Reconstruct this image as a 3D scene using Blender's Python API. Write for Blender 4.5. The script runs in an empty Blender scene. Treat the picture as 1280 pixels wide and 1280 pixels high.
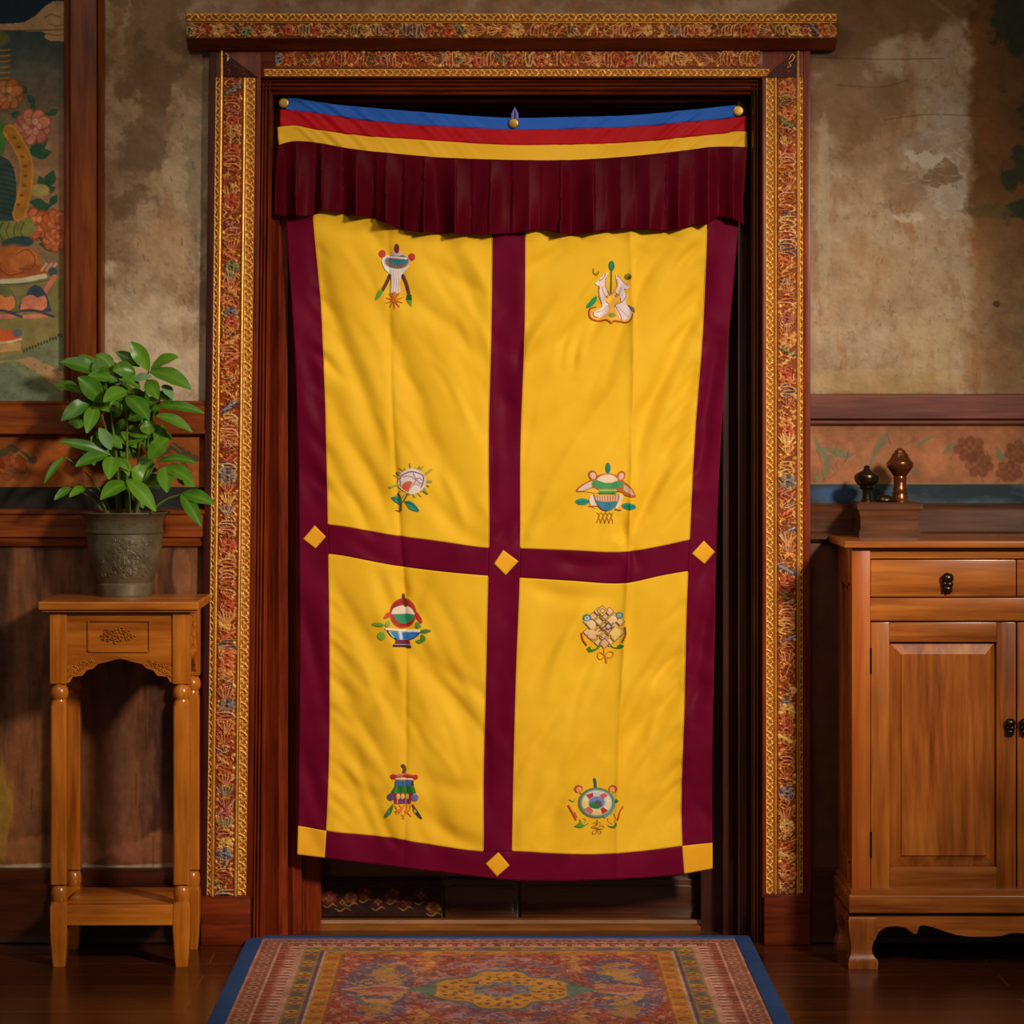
import bpy, bmesh, math, random
import numpy as np
from mathutils.geometry import tessellate_polygon
from mathutils import Vector
random.seed(7)
RNG = np.random.default_rng(11)
SC = bpy.context.scene
COL = SC.collection

# ------------------------------------------------------------------ camera model
F = 3697.5          # focal length in pixels of the 1280 frame
CY = -7.5           # camera y
CZ = 1.3388         # camera height
VX, VY = 622.0, 518.0
def S(y): return F / (y - CY)
def X(px, y=0.0): return (px - VX) / S(y)
def Z(py, y=0.0): return CZ - (py - VY) / S(y)

def lin(c):
    c = np.asarray(c, float) / 255.0
    return np.where(c <= 0.04045, c / 12.92, ((c + 0.055) / 1.055) ** 2.4)
def L4(c): return tuple(float(v) for v in lin(c)) + (1.0,)

# ------------------------------------------------------------------ objects
ORI = {}
def tag(o, label=None, cat=None, group=None, kind=None):
    if label: o['label'] = label
    if cat: o['category'] = cat
    if group: o['group'] = group
    if kind: o['kind'] = kind
    return o
def thing(name, label, cat, loc, group=None):
    o = bpy.data.objects.new(name, None); COL.objects.link(o)
    o.empty_display_size = 0.05
    o.location = loc; ORI[o.name] = Vector(loc)
    return tag(o, label, cat, group)
def root_of(o):
    while o.parent: o = o.parent
    return o
def link_mesh(name, me, mats, parent=None, origin=None):
    if not isinstance(mats, (list, tuple)): mats = [mats]
    for m in mats: me.materials.append(m)
    o = bpy.data.objects.new(name, me); COL.objects.link(o)
    if parent is not None:
        off = ORI[root_of(parent).name]
        o.parent = parent
    else:
        off = Vector(origin) if origin else Vector((0, 0, 0))
        o.location = off; ORI[o.name] = off
    if off.length > 0:
        n = len(me.vertices); co = np.empty(n * 3, np.float32)
        me.vertices.foreach_get('co', co)
        co = co.reshape(-1, 3) - np.array(off, np.float32)
        me.vertices.foreach_set('co', co.ravel()); me.update()
    return o
def obj(name, bm, mats, parent=None, origin=None, smooth=True, angle=38, fixn=True):
    if fixn: bmesh.ops.recalc_face_normals(bm, faces=bm.faces[:])
    if smooth:
        for f in bm.faces: f.smooth = True
        lim = math.radians(angle)
        for e in bm.edges:
            if len(e.link_faces) == 2 and e.calc_face_angle(0) > lim: e.smooth = False
    me = bpy.data.meshes.new(name); bm.to_mesh(me); bm.free()
    return link_mesh(name, me, mats, parent, origin)
def struct(name, bm, mats, parent=None, **k):
    o = obj(name, bm, mats, parent, **k)
    if parent is None: o['kind'] = 'structure'
    return o
NB = bmesh.new

# ------------------------------------------------------------------ mesh helpers
def box(bm, x0, x1, y0, y1, z0, z1, bev=0.0, seg=2):
    vs = [bm.verts.new((x, y, z)) for x in (x0, x1) for y in (y0, y1) for z in (z0, z1)]
    q = lambda *i: bm.faces.new([vs[j] for j in i])
    fs = [q(0, 1, 3, 2), q(4, 6, 7, 5), q(0, 4, 5, 1), q(2, 3, 7, 6), q(0, 2, 6, 4), q(1, 5, 7, 3)]
    if bev > 0:
        es = list({e for f in fs for e in f.edges})
        bmesh.ops.bevel(bm, geom=es, offset=bev, segments=seg, affect='EDGES', profile=0.6)
    return bm
def prism(bm, pts, axis, a0, a1):
    """extrude the outline pts along axis; pts are the two other coordinates in xyz order"""
    def mk(p, a):
        if axis == 'x': return (a, p[0], p[1])
        if axis == 'y': return (p[0], a, p[1])
        return (p[0], p[1], a)
    A = [bm.verts.new(mk(p, a0)) for p in pts]; B = [bm.verts.new(mk(p, a1)) for p in pts]
    n = len(pts)
    for i in range(n):
        j = (i + 1) % n
        bm.faces.new((A[i], A[j], B[j], B[i]))
    for a, b, c in tessellate_polygon([[Vector((p[0], p[1], 0)) for p in pts]]):
        bm.faces.new((A[a], A[b], A[c])); bm.faces.new((B[c], B[b], B[a]))
    return bm
def lathe(bm, prof, cx, cy, n=40, sx=1.0, sy=1.0):
    rings = []
    for r, z in prof:
        if r < 1e-5: rings.append([bm.verts.new((cx, cy, z))])
        else: rings.append([bm.verts.new((cx + sx * r * math.cos(2 * math.pi * k / n), cy + sy * r * math.sin(2 * math.pi * k / n), z)) for k in range(n)])
    for a, b in zip(rings, rings[1:]):
        for k in range(n):
            k2 = (k + 1) % n
            if len(a) == 1 and len(b) == 1: continue
            if len(a) == 1: bm.faces.new((a[0], b[k2], b[k]))
            elif len(b) == 1: bm.faces.new((a[k], a[k2], b[0]))
            else: bm.faces.new((a[k], a[k2], b[k2], b[k]))
    return bm
def tube(bm, pts, rad, n=8, cap=True):
    pts = [Vector(p) for p in pts]
    if not isinstance(rad, (list, tuple)): rad = [rad] * len(pts)
    rings = []
    for i, p in enumerate(pts):
        t = (pts[min(i + 1, len(pts) - 1)] - pts[max(i - 1, 0)]).normalized()
        ref = Vector((0, 1, 0)) if abs(t.y) < 0.9 else Vector((1, 0, 0))
        u = t.cross(ref).normalized(); v = t.cross(u).normalized()
        rings.append([bm.verts.new(p + (u * math.cos(2 * math.pi * k / n) + v * math.sin(2 * math.pi * k / n)) * rad[i]) for k in range(n)])
    for a, b in zip(rings, rings[1:]):
        for k in range(n): bm.faces.new((a[k], a[(k + 1) % n], b[(k + 1) % n], b[k]))
    if cap:
        bm.faces.new(rings[0][::-1]); bm.faces.new(rings[-1])
    return bm
def shift(bm, fn):
    for v in bm.verts: v.co = fn(v.co)
    return bm
def interp(x, pts):
    xs = [p[0] for p in pts]; ys = [p[1] for p in pts]
    return np.interp(x, xs, ys)
def smooth_interp(x, pts):
    """monotone-ish cubic through pts"""
    xs = np.array([p[0] for p in pts], float); ys = np.array([p[1] for p in pts], float)
    d = np.gradient(ys, xs); x = np.asarray(x, float)
    xc = np.clip(x, xs[0], xs[-1]); i = np.clip(np.searchsorted(xs, xc) - 1, 0, len(xs) - 2)
    h = xs[i + 1] - xs[i]; t = (xc - xs[i]) / h
    return ((2 * t**3 - 3 * t**2 + 1) * ys[i] + (t**3 - 2 * t**2 + t) * h * d[i] + (-2 * t**3 + 3 * t**2) * ys[i + 1] + (t**3 - t**2) * h * d[i + 1])
def spline(pts, n=8):
    if len(pts) < 3: return pts
    P = [np.array(p, float) for p in pts]; P = [2 * P[0] - P[1]] + P + [2 * P[-1] - P[-2]]
    out = []
    for i in range(1, len(P) - 2):
        for k in range(n):
            t = k / n
            out.append(0.5 * (2 * P[i] + (P[i + 1] - P[i - 1]) * t + (2 * P[i - 1] - 5 * P[i] + 4 * P[i + 1] - P[i + 2]) * t * t + (-P[i - 1] + 3 * P[i] - 3 * P[i + 1] + P[i + 2]) * t**3))
    out.append(P[-2])
    return [tuple(p) for p in out]

# ------------------------------------------------------------------ materials
def mat(name, rough=0.5, metal=0.0):
    m = bpy.data.materials.new(name); m.use_nodes = True
    nt = m.node_tree; b = nt.nodes['Principled BSDF']
    b.inputs['Roughness'].default_value = rough; b.inputs['Metallic'].default_value = metal
    return m, nt, b
def N(nt, t, **k):
    n = nt.nodes.new(t)
    for a, v in k.items(): setattr(n, a, v)
    return n
def noise(nt, vec, scale, detail=4, rough=0.6, dist=0.0):
    n = N(nt, 'ShaderNodeTexNoise'); n.inputs['Scale'].default_value = scale
    n.inputs['Detail'].default_value = detail; n.inputs['Roughness'].default_value = rough
    n.inputs['Distortion'].default_value = dist
    nt.links.new(vec, n.inputs['Vector']); return n.outputs['Fac']
def ramp(nt, fac, stops):
    r = N(nt, 'ShaderNodeValToRGB')
    e = r.color_ramp.elements
    while len(e) < len(stops): e.new(0.5)
    for q, (p, c) in zip(e, stops): q.position = p; q.color = L4(c)
    nt.links.new(fac, r.inputs['Fac']); return r.outputs['Color']
def coords(nt, scale=(1, 1, 1)):
    t = N(nt, 'ShaderNodeTexCoord'); m = N(nt, 'ShaderNodeMapping')
    m.inputs['Scale'].default_value = scale
    nt.links.new(t.outputs['Object'], m.inputs['Vector']); return m.outputs['Vector']
def bump(nt, b, fac, strength=0.2, dist=0.002):
    n = N(nt, 'ShaderNodeBump'); n.inputs['Strength'].default_value = strength
    n.inputs['Distance'].default_value = dist
    nt.links.new(fac, n.inputs['Height']); nt.links.new(n.outputs['Normal'], b.inputs['Normal'])
def mixc(nt, fac, a, b, mode='MIX'):
    m = N(nt, 'ShaderNodeMix', data_type='RGBA', blend_type=mode)
    if isinstance(fac, float): m.inputs['Factor'].default_value = fac
    else: nt.links.new(fac, m.inputs['Factor'])
    for s, v in ((6, a), (7, b)):
        if isinstance(v, tuple): m.inputs[s].default_value = v
        else: nt.links.new(v, m.inputs[s])
    return m.outputs[2]
def wood(name, dark, mid, light, axis='z', scale=1.0, rough=0.38, coat=0.3, bumps=0.15):
    rough = rough * 0.78
    m, nt, b = mat(name, rough)
    st = {'x': (1.2, 16, 16), 'y': (16, 1.2, 16), 'z': (16, 16, 1.2)}[axis]
    v = coords(nt, tuple(s * scale for s in st))
    f1 = noise(nt, v, 1.6, 5, 0.62, 0.8)
    f2 = noise(nt, v, 7.0, 3, 0.6, 0.2)
    c = ramp(nt, f1, [(0.32, dark), (0.5, mid), (0.68, light)])
    v2 = coords(nt)
    f3 = noise(nt, v2, 3.5, 3, 0.5)
    c = mixc(nt, 0.35, c, ramp(nt, f2, [(0.35, dark), (0.65, light)]))
    c = mixc(nt, 0.45, c, ramp(nt, f3, [(0.3, (120, 110, 105)), (0.65, (255, 255, 255))]), 'MULTIPLY')
    nt.links.new(c, b.inputs['Base Color'])
    b.inputs['Coat Weight'].default_value = coat * 0.5; b.inputs['Coat Roughness'].default_value = 0.2; b.inputs['Specular IOR Level'].default_value = 0.4 if coat > 0.2 else 0.16
    bump(nt, b, f2, bumps, 0.0015)
    return m
def cloth(name, col, col2, rough=0.55, sheen=0.25, weave=900, spec=0.09):
    m, nt, b = mat(name, rough)
    v = coords(nt)
    f = noise(nt, v, 5.0, 3, 0.55)
    c = ramp(nt, f, [(0.3, col2), (0.7, col)])
    nt.links.new(c, b.inputs['Base Color'])
    b.inputs['Sheen Weight'].default_value = sheen * 0.3; b.inputs['Specular IOR Level'].default_value = spec; b.inputs['Sheen Roughness'].default_value = 0.4
    b.inputs['Sheen Tint'].default_value = L4(col)
    w = coords(nt, (1, 1, 0.5)); fw = noise(nt, w, weave, 1, 0.5)
    bump(nt, b, fw, 0.12, 0.0006)
    return m
def paint(name, rough=0.5, rough_g=0.32, metal_g=0.75, grain=0.12, gscale=60, spec=0.4, coat=0.0, bumps=0.1):
    """painted or gilt surface: colour of the paint is stored with the mesh, gilt mask in the alpha"""
    m, nt, b = mat(name, rough)
    a = N(nt, 'ShaderNodeVertexColor', layer_name='Col')
    v = coords(nt); f = noise(nt, v, gscale, 5, 0.65)
    c = mixc(nt, grain, a.outputs['Color'], ramp(nt, f, [(0.3, (60, 50, 40)), (0.6, (255, 255, 255))]), 'MULTIPLY')
    nt.links.new(c, b.inputs['Base Color'])
    mm = N(nt, 'ShaderNodeMath', operation='MULTIPLY'); mm.inputs[1].default_value = metal_g
    nt.links.new(a.outputs['Alpha'], mm.inputs[0]); nt.links.new(mm.outputs[0], b.inputs['Metallic'])
    mr = N(nt, 'ShaderNodeMapRange'); mr.inputs['To Min'].default_value = rough; mr.inputs['To Max'].default_value = rough_g
    nt.links.new(a.outputs['Alpha'], mr.inputs['Value']); nt.links.new(mr.outputs[0], b.inputs['Roughness'])
    b.inputs['Specular IOR Level'].default_value = spec; b.inputs['Coat Weight'].default_value = coat
    bump(nt, b, f, bumps, 0.002)
    return m
def metal(name, a, b_, rough=0.35, met=0.9, scale=40, bumps=0.3, bd=0.002):
    m, nt, b = mat(name, rough, met)
    v = coords(nt); f = noise(nt, v, scale, 5, 0.6); f2 = noise(nt, v, 9, 3, 0.5)
    c = mixc(nt, 0.5, ramp(nt, f, [(0.35, a), (0.65, b_)]), ramp(nt, f2, [(0.35, a), (0.65, b_)]))
    nt.links.new(c, b.inputs['Base Color']); bump(nt, b, f, bumps, bd)
    return m

M = {}
M['casing'] = wood('casing_lacquer', (74, 18, 5), (116, 38, 11), (146, 58, 20), 'z', 1.0, 0.5, 0.12)
M['casing_h'] = wood('casing_lacquer_across', (66, 18, 5), (106, 36, 11), (134, 52, 18), 'x', 1.0, 0.5, 0.12)
M['purple'] = wood('purple_red_lacquer', (48, 14, 12), (68, 22, 17), (86, 32, 24), 'z', 1.0, 0.6, 0.0)
M['post'] = wood('post_wood', (78, 26, 5), (124, 52, 12), (160, 80, 26), 'z', 0.7, 0.4, 0.3)
M['rail'] = wood('rail_wood', (88, 32, 7), (132, 58, 14), (166, 84, 26), 'x', 0.8, 0.4, 0.3)
M['rail_maroon'] = wood('rail_maroon', (84, 34, 26), (116, 52, 40), (140, 76, 62), 'x', 0.8, 0.38, 0.3)
M['rail_dark'] = wood('rail_dark_wood', (50, 24, 12), (84, 44, 22), (110, 64, 36), 'x', 0.8, 0.4, 0.3)
M['base'] = wood('baseboard_wood', (36, 14, 6), (60, 24, 10), (84, 36, 16), 'x', 0.7, 0.4, 0.3)
M['door'] = wood('door_dark_wood', (44, 20, 8), (74, 35, 14), (100, 52, 22), 'x', 0.8, 0.35, 0.4)
M['jamb'] = wood('jamb_dark_wood', (40, 16, 8), (62, 26, 12), (82, 38, 20), 'z', 0.8, 0.35, 0.3)
M['sill'] = wood('sill_wood', (92, 50, 18), (140, 80, 30), (170, 106, 46), 'x', 0.8, 0.4, 0.3)
M['stand'] = wood('stand_wood', (140, 64, 8), (188, 102, 20), (216, 132, 40), 'z', 0.55, 0.36, 0.35, 0.1)
M['stand_h'] = wood('stand_wood_across', (136, 62, 8), (186, 100, 20), (214, 130, 40), 'x', 0.55, 0.36, 0.35, 0.1)
M['cab'] = wood('cabinet_wood', (108, 46, 10), (160, 82, 24), (198, 118, 44), 'z', 0.5, 0.34, 0.4, 0.1)
M['cab_h'] = wood('cabinet_wood_across', (114, 52, 12), (168, 90, 28), (200, 120, 48), 'x', 0.5, 0.34, 0.4, 0.1)
M['cab_red'] = wood('cabinet_wood_red', (136, 58, 14), (168, 80, 22), (188, 102, 36), 'z', 0.5, 0.34, 0.4, 0.1)
M['box'] = wood('box_wood', (56, 28, 14), (90, 50, 26), (118, 70, 40), 'x', 0.9, 0.35, 0.3)
M['yellow'] = cloth('yellow_cotton', (236, 186, 42), (226, 172, 30), 0.6, 0.2)
M['stripe_yellow'] = cloth('yellow_satin', (236, 182, 48), (224, 166, 34), 0.5, 0.2)
M['gold_cloth'] = cloth('gold_patch_satin', (238, 172, 40), (228, 158, 30), 0.5, 0.2)
M['maroon'] = cloth('maroon_satin', (108, 12, 44), (92, 7, 35), 0.46, 0.0, 900, 0.03)
M['valance'] = cloth('maroon_valance_satin', (84, 5, 22), (66, 3, 16), 0.42, 0.0, 900, 0.025)
M['blue'] = cloth('blue_satin', (44, 100, 196), (36, 84, 176), 0.5, 0.2)
M['red'] = cloth('red_satin', (184, 18, 30), (164, 10, 22), 0.5, 0.2)
M['lavender'] = cloth('lavender_tape', (124, 124, 200), (104, 104, 180), 0.6, 0.2)
M['brass'] = metal('brass', (150, 112, 40), (196, 158, 70), 0.4, 0.7)
M['gilt'] = metal('gilt_bead', (196, 128, 40), (236, 178, 84), 0.38, 0.6, 90, 0.4)
M['pot'] = metal('aged_bronze_pot', (74, 66, 48), (120, 106, 82), 0.45, 0.35, 30, 0.4, 0.003)
M['dark_bronze'] = metal('dark_bronze', (38, 30, 22), (84, 66, 44), 0.28, 0.85, 60, 0.2)
M['copper'] = metal('copper_bronze', (92, 50, 28), (150, 90, 54), 0.26, 0.8, 60, 0.2)
M['paint_relief'] = paint('painted_gilt_carving', 0.45, 0.38, 0.45, 0.25, 120, 0.2, 0.0)
M['paint_wall'] = paint('old_wall_paint', 0.75, 0.5, 0.0, 0.22, 40, 0.25, 0.0, 0.15)
M['paint_plaster'] = paint('aged_plaster', 0.8, 0.5, 0.0, 0.22, 25, 0.25, 0.0, 0.35)
M['paint_dado'] = paint('worn_dado_paint', 0.45, 0.5, 0.0, 0.3, 30, 0.4, 0.1, 0.2)
M['paint_rug'] = paint('rug_pile', 0.95, 0.9, 0.0, 0.25, 160, 0.1, 0.0, 0.6)
M['thread'] = paint('embroidery_thread', 0.6, 0.5, 0.0, 0.2, 500, 0.3, 0.0, 0.3)
M['rug_blue'] = cloth('rug_blue_binding', (52, 82, 136), (40, 66, 116), 0.9, 0.2, 500)
M['soil'] = cloth('potting_soil', (40, 28, 18), (22, 14, 8), 0.95, 0.0, 200)
def floor_mat():
    m, nt, b = mat('dark_floor_boards', 0.25)
    v = coords(nt)
    br = N(nt, 'ShaderNodeTexBrick'); br.offset = 0.37
    br.inputs['Scale'].default_value = 1.0; br.inputs['Mortar Size'].default_value = 0.0022
    br.inputs['Brick Width'].default_value = 1.9; br.inputs['Row Height'].default_value = 0.145
    br.inputs['Color1'].default_value = L4((92, 44, 18)); br.inputs['Color2'].default_value = L4((72, 33, 14))
    br.inputs['Mortar'].default_value = L4((112, 70, 44))  # pale seam colour carries the glints along the board edges
    nt.links.new(v, br.inputs['Vector'])
    vs = coords(nt, (1.2, 22, 22)); f = noise(nt, vs, 1.5, 5, 0.6, 0.5)
    c = mixc(nt, 0.55, br.outputs['Color'], ramp(nt, f, [(0.3, (90, 80, 75)), (0.7, (255, 250, 240))]), 'MULTIPLY')
    nt.links.new(c, b.inputs['Base Color'])
    f2 = noise(nt, v, 6, 4, 0.6)
    mr = N(nt, 'ShaderNodeMapRange'); mr.inputs['To Min'].default_value = 0.13; mr.inputs['To Max'].default_value = 0.32
    nt.links.new(f2, mr.inputs['Value']); nt.links.new(mr.outputs[0], b.inputs['Roughness'])
    bp = N(nt, 'ShaderNodeBump'); bp.inputs['Strength'].default_value = 0.4; bp.inputs['Distance'].default_value = 0.003; bp.invert = True
    nt.links.new(br.outputs['Fac'], bp.inputs['Height']); nt.links.new(bp.outputs['Normal'], b.inputs['Normal'])
    return m
M['floor'] = floor_mat()
def plain_plaster():
    m, nt, b = mat('plain_plaster', 0.8)
    v = coords(nt); f = noise(nt, v, 3, 6, 0.65); f2 = noise(nt, v, 40, 4, 0.6)
    nt.links.new(ramp(nt, f, [(0.3, (96, 72, 50)), (0.7, (150, 122, 92))]), b.inputs['Base Color']); bump(nt, b, f2, 0.3, 0.003)
    return m
M['plaster'] = plain_plaster()
def leaf_mat(name, a, b_, c_):
    m, nt, b = mat(name, 0.34); b.inputs['Specular IOR Level'].default_value = 0.3
    oi = N(nt, 'ShaderNodeObjectInfo'); v = coords(nt); f = noise(nt, v, 30, 3, 0.5)
    col = mixc(nt, f, L4(a), L4(b_)); col = mixc(nt, oi.outputs['Random'], col, L4(c_))
    g = N(nt, 'ShaderNodeVertexColor', layer_name='Col')
    col = mixc(nt, g.outputs['Color'], col, L4((120, 156, 64)))
    nt.links.new(col, b.inputs['Base Color'])
    b.inputs['Subsurface Weight'].default_value = 0.0
    b.inputs['Transmission Weight'].default_value = 0.0
    return m
M['leaf'] = leaf_mat('leaf_green', (36, 80, 8), (64, 114, 16), (90, 136, 26))
M['leaf_pale'] = leaf_mat('leaf_pale', (84, 128, 82), (104, 146, 98), (124, 160, 108))
M['stem'] = cloth('stem_green', (110, 124, 60), (76, 92, 40), 0.5, 0.0, 200)

# ------------------------------------------------------------------ painted panels (procedural drawing stored per vertex)
def vnoise(h, w, cell, octaves=4, rough=0.55, aspect=1.0):
    out = np.zeros((h, w)); amp = 1.0; tot = 0
    for o in range(octaves):
        cy = max(cell / 2**o, 1.0); cx = max(cell * aspect / 2**o, 1.0)
        gh, gw = int(h / cy) + 3, int(w / cx) + 3
        g = RNG.random((gh, gw))
        yy = np.arange(h) / cy; xx = np.arange(w) / cx
        iy = yy.astype(int); ix = xx.astype(int); fy = yy - iy; fx = xx - ix
        fy = fy * fy * (3 - 2 * fy); fx = fx * fx * (3 - 2 * fx)
        a = g[iy][:, ix]; b = g[iy][:, ix + 1]; c = g[iy + 1][:, ix]; d = g[iy + 1][:, ix + 1]
        out += amp * ((a * (1 - fx) + b * fx) * (1 - fy)[:, None] + (c * (1 - fx) + d * fx) * fy[:, None])
        tot += amp; amp *= rough
    return out / tot
class Canvas:
    def __init__(s, x0, y0, x1, y1, k=1.0, bg=(0, 0, 0), ky=None):
        ky = ky or k
        s.W = int(round((x1 - x0) * k)) + 1; s.H = int(round((y1 - y0) * ky)) + 1
        s.x = np.linspace(x0, x1, s.W); s.y = np.linspace(y0, y1, s.H); s.k = k
        s.XX, s.YY = np.meshgrid(s.x, s.y)
        s.C = np.empty((s.H, s.W, 3)); s.C[:] = bg
        s.h = np.zeros((s.H, s.W)); s.g = np.zeros((s.H, s.W)); s.m = np.zeros((s.H, s.W))
    def bb(s, x0, y0, x1, y1):
        i0 = np.searchsorted(s.x, x0); i1 = np.searchsorted(s.x, x1); j0 = np.searchsorted(s.y, y0); j1 = np.searchsorted(s.y, y1)
        return (slice(j0, j1), slice(i0, i1)) if i1 > i0 and j1 > j0 else None
    def put(s, q, a, col, h=None, g=0.0):
        a3 = a[..., None]
        s.C[q] = s.C[q] * (1 - a3) + np.asarray(col, float) * a3
        if h is not None: s.h[q] = s.h[q] * (1 - a) + h * a
        s.g[q] = s.g[q] * (1 - a) + g * a; s.m[q] = np.maximum(s.m[q], a)
    def ell(s, cx, cy, rx, ry, col, rot=0.0, h=None, g=0.0, soft=0.25, op=1.0):
        r = max(rx, ry) * 1.3 + 1
        q = s.bb(cx - r, cy - r, cx + r, cy + r)
        if q is None: return
        dx = s.XX[q] - cx; dy = s.YY[q] - cy; c, sn = math.cos(rot), math.sin(rot)
        u = (dx * c + dy * sn) / rx; v = (-dx * sn + dy * c) / ry
        d = np.sqrt(u * u + v * v)
        a = np.clip((1 + soft / 2 - d) / soft, 0, 1) * op
        s.put(q, a, col, None if h is None else h * np.sqrt(np.clip(1.1 - d * d, 0.05, 1.1)), g)
    def poly(s, pts, col, h=None, g=0.0, op=1.0):
        pts = [tuple(p) for p in pts]; xs = [p[0] for p in pts]; ys = [p[1] for p in pts]
        q = s.bb(min(xs) - 1, min(ys) - 1, max(xs) + 1, max(ys) + 1)
        if q is None: return
        Xq, Yq = s.XX[q], s.YY[q]; ins = np.zeros(Xq.shape, bool); n = len(pts)
        for i in range(n):
            (xa, ya), (xb, yb) = pts[i], pts[(i + 1) % n]
            if ya == yb: continue
            cond = ((ya > Yq) != (yb > Yq)) & (Xq < (xb - xa) * (Yq - ya) / (yb - ya) + xa)
            ins ^= cond
        s.put(q, ins * op, col, h, g)
    def line(s, pts, w, col, h=None, g=0.0, op=1.0, sm=True, taper=False):
        if sm and len(pts) > 2: pts = spline(pts, 6)
        xs = [p[0] for p in pts]; ys = [p[1] for p in pts]
        q = s.bb(min(xs) - w - 1, min(ys) - w - 1, max(xs) + w + 1, max(ys) + w + 1)
        if q is None: return
        Xq, Yq = s.XX[q], s.YY[q]; D = np.full(Xq.shape, 1e9); n = len(pts) - 1
        for i, ((xa, ya), (xb, yb)) in enumerate(zip(pts, pts[1:])):
            vx, vy = xb - xa, yb - ya; L = vx * vx + vy * vy + 1e-9
            t = np.clip(((Xq - xa) * vx + (Yq - ya) * vy) / L, 0, 1)
            d = np.hypot(Xq - xa - t * vx, Yq - ya - t * vy)
            ww = 1.0 if not taper else max(0.15, math.sin(math.pi * min(0.98, (i + 0.5) / n * 0.9 + 0.1)))
            D = np.minimum(D, d / ww)
        r = w / 2; e = 0.35
        a = np.clip((r + e - D) / (2 * e), 0, 1) * op
        s.put(q, a, col, None if h is None else h * np.sqrt(np.clip(1.1 - (D / r)**2, 0.05, 1.1)), g)
    def build(s, name, m, parent=None, mapf=None, nrm=(0, -1, 0), origin=None, masked=False, skirt=0.0, kind=None, flip=False):
        H, W = s.H, s.W; XX, YY, h, C, g = s.XX, s.YY, s.h, s.C, s.g
        if skirt > 0:
            p = lambda a: np.pad(a, 1, mode='edge')
            XX, YY, g = p(XX), p(YY), p(g); C = np.pad(C, ((1, 1), (1, 1), (0, 0)), mode='edge')
            h = np.pad(h, 1, mode='constant', constant_values=-skirt); H += 2; W += 2
        x, y, z = mapf(XX, YY)
        P = np.stack([x + nrm[0] * h, y + nrm[1] * h, z + nrm[2] * h], -1).reshape(-1, 3)
        idx = np.arange(H * W).reshape(H, W)
        a, b, c, d = idx[:-1, :-1], idx[:-1, 1:], idx[1:, 1:], idx[1:, :-1]
        q = (np.stack([a, b, c, d], -1) if flip else np.stack([a, d, c, b], -1)).reshape(-1, 4)
        cols = np.concatenate([lin(np.clip(C, 0, 255)), g[..., None]], -1).reshape(-1, 4)
        if masked:
            mk = s.m > 0.5
            keep = (mk[:-1, :-1] & mk[1:, 1:] & mk[:-1, 1:] & mk[1:, :-1]).reshape(-1)
            q = q[keep]; used = np.unique(q); rm = np.full(H * W, -1); rm[used] = np.arange(len(used))
            q = rm[q]; P = P[used]; cols = cols[used]
        me = grid_mesh(name, P, q); at = me.color_attributes.new('Col', 'FLOAT_COLOR', 'POINT')
        at.data.foreach_set('color', cols.astype(np.float32).ravel())
        o = link_mesh(name, me, m, parent, origin)
        if kind: o['kind'] = kind
        return o
def grid_mesh(name, P, q):
    me = bpy.data.meshes.new(name)
    me.vertices.add(len(P)); me.vertices.foreach_set('co', P.astype(np.float32).ravel())
    me.loops.add(q.size); me.loops.foreach_set('vertex_index', q.astype(np.int32).ravel())
    me.polygons.add(len(q)); me.polygons.foreach_set('loop_start', np.arange(0, q.size, 4, dtype=np.int32))
    me.polygons.foreach_set('use_smooth', np.ones(len(q), bool))
    me.update(calc_edges=True); me.validate()
    return me
def flat(y):      # photo-plane panel standing at depth y
    s = S(y)
    return lambda a, b: ((a - VX) / s, np.full(a.shape, float(y)), CZ - (b - VY) / s)

# ================================================================== the setting
OPL, OPR = X(300), X(975)          # rough opening in the wall
bm = NB()
box(bm, -2.6, OPL, 0.0, 0.30, 0.0, 3.1)
box(bm, OPR, 2.6, 0.0, 0.30, 0.0, 3.1)
box(bm, OPL, OPR, 0.0, 0.30, Z(80), 3.1)
struct('wall_back', bm, M['plaster'], smooth=False)
bm = NB(); box(bm, -2.6, 2.6, -8.5, 0.9, -0.06, 0.0)
struct('floor', bm, M['floor'], smooth=False)

def plaster(x0, x1, y0, y1, name, seed):
    global RNG
    RNG = np.random.default_rng(seed)
    c = Canvas(x0, y0, x1, y1, 1.0, (150, 122, 92))
    n1 = vnoise(c.H, c.W, 90, 6, 0.6); n2 = vnoise(c.H, c.W, 24, 5, 0.65); n3 = vnoise(c.H, c.W, 60, 5, 0.6, 0.35); n4 = vnoise(c.H, c.W, 5, 3, 0.7)
    t = np.clip((n1 - 0.34) / 0.32, 0, 1)[..., None]
    c.C = (1 - t) * np.array((134, 102, 74.)) + t * np.array((182, 155, 126.))
    t = np.clip((n2 - 0.5) / 0.2, 0, 1)[..., None] * 0.35; c.C = c.C * (1 - t) + np.array((182, 156, 124.)) * t
    t = np.clip((n3 - 0.53) / 0.15, 0, 1)[..., None] * 0.45; c.C = c.C * (1 - t) + np.array((150, 100, 62.)) * t
    t = np.clip((n4 - 0.66) / 0.08, 0, 1)[..., None] * 0.2; c.C = c.C * (1 - t) + np.array((80, 56, 38.)) * t
    c.h = 0.004 * (n2 - 0.5) + 0.002 * (n4 - 0.5)
    return c, n1, n2, n4
def blot(c, n, cx, cy, rx, ry, col, op=0.7, rag=1.2, lo=0.0):
    d = np.hypot((c.XX - cx) / rx, (c.YY - cy) / ry) + (n - 0.5) * rag * 2
    a = (np.clip((1.0 - d) / 0.25, 0, 1) * op)[..., None]
    c.C = c.C * (1 - a) + np.array(col, float) * a
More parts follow.
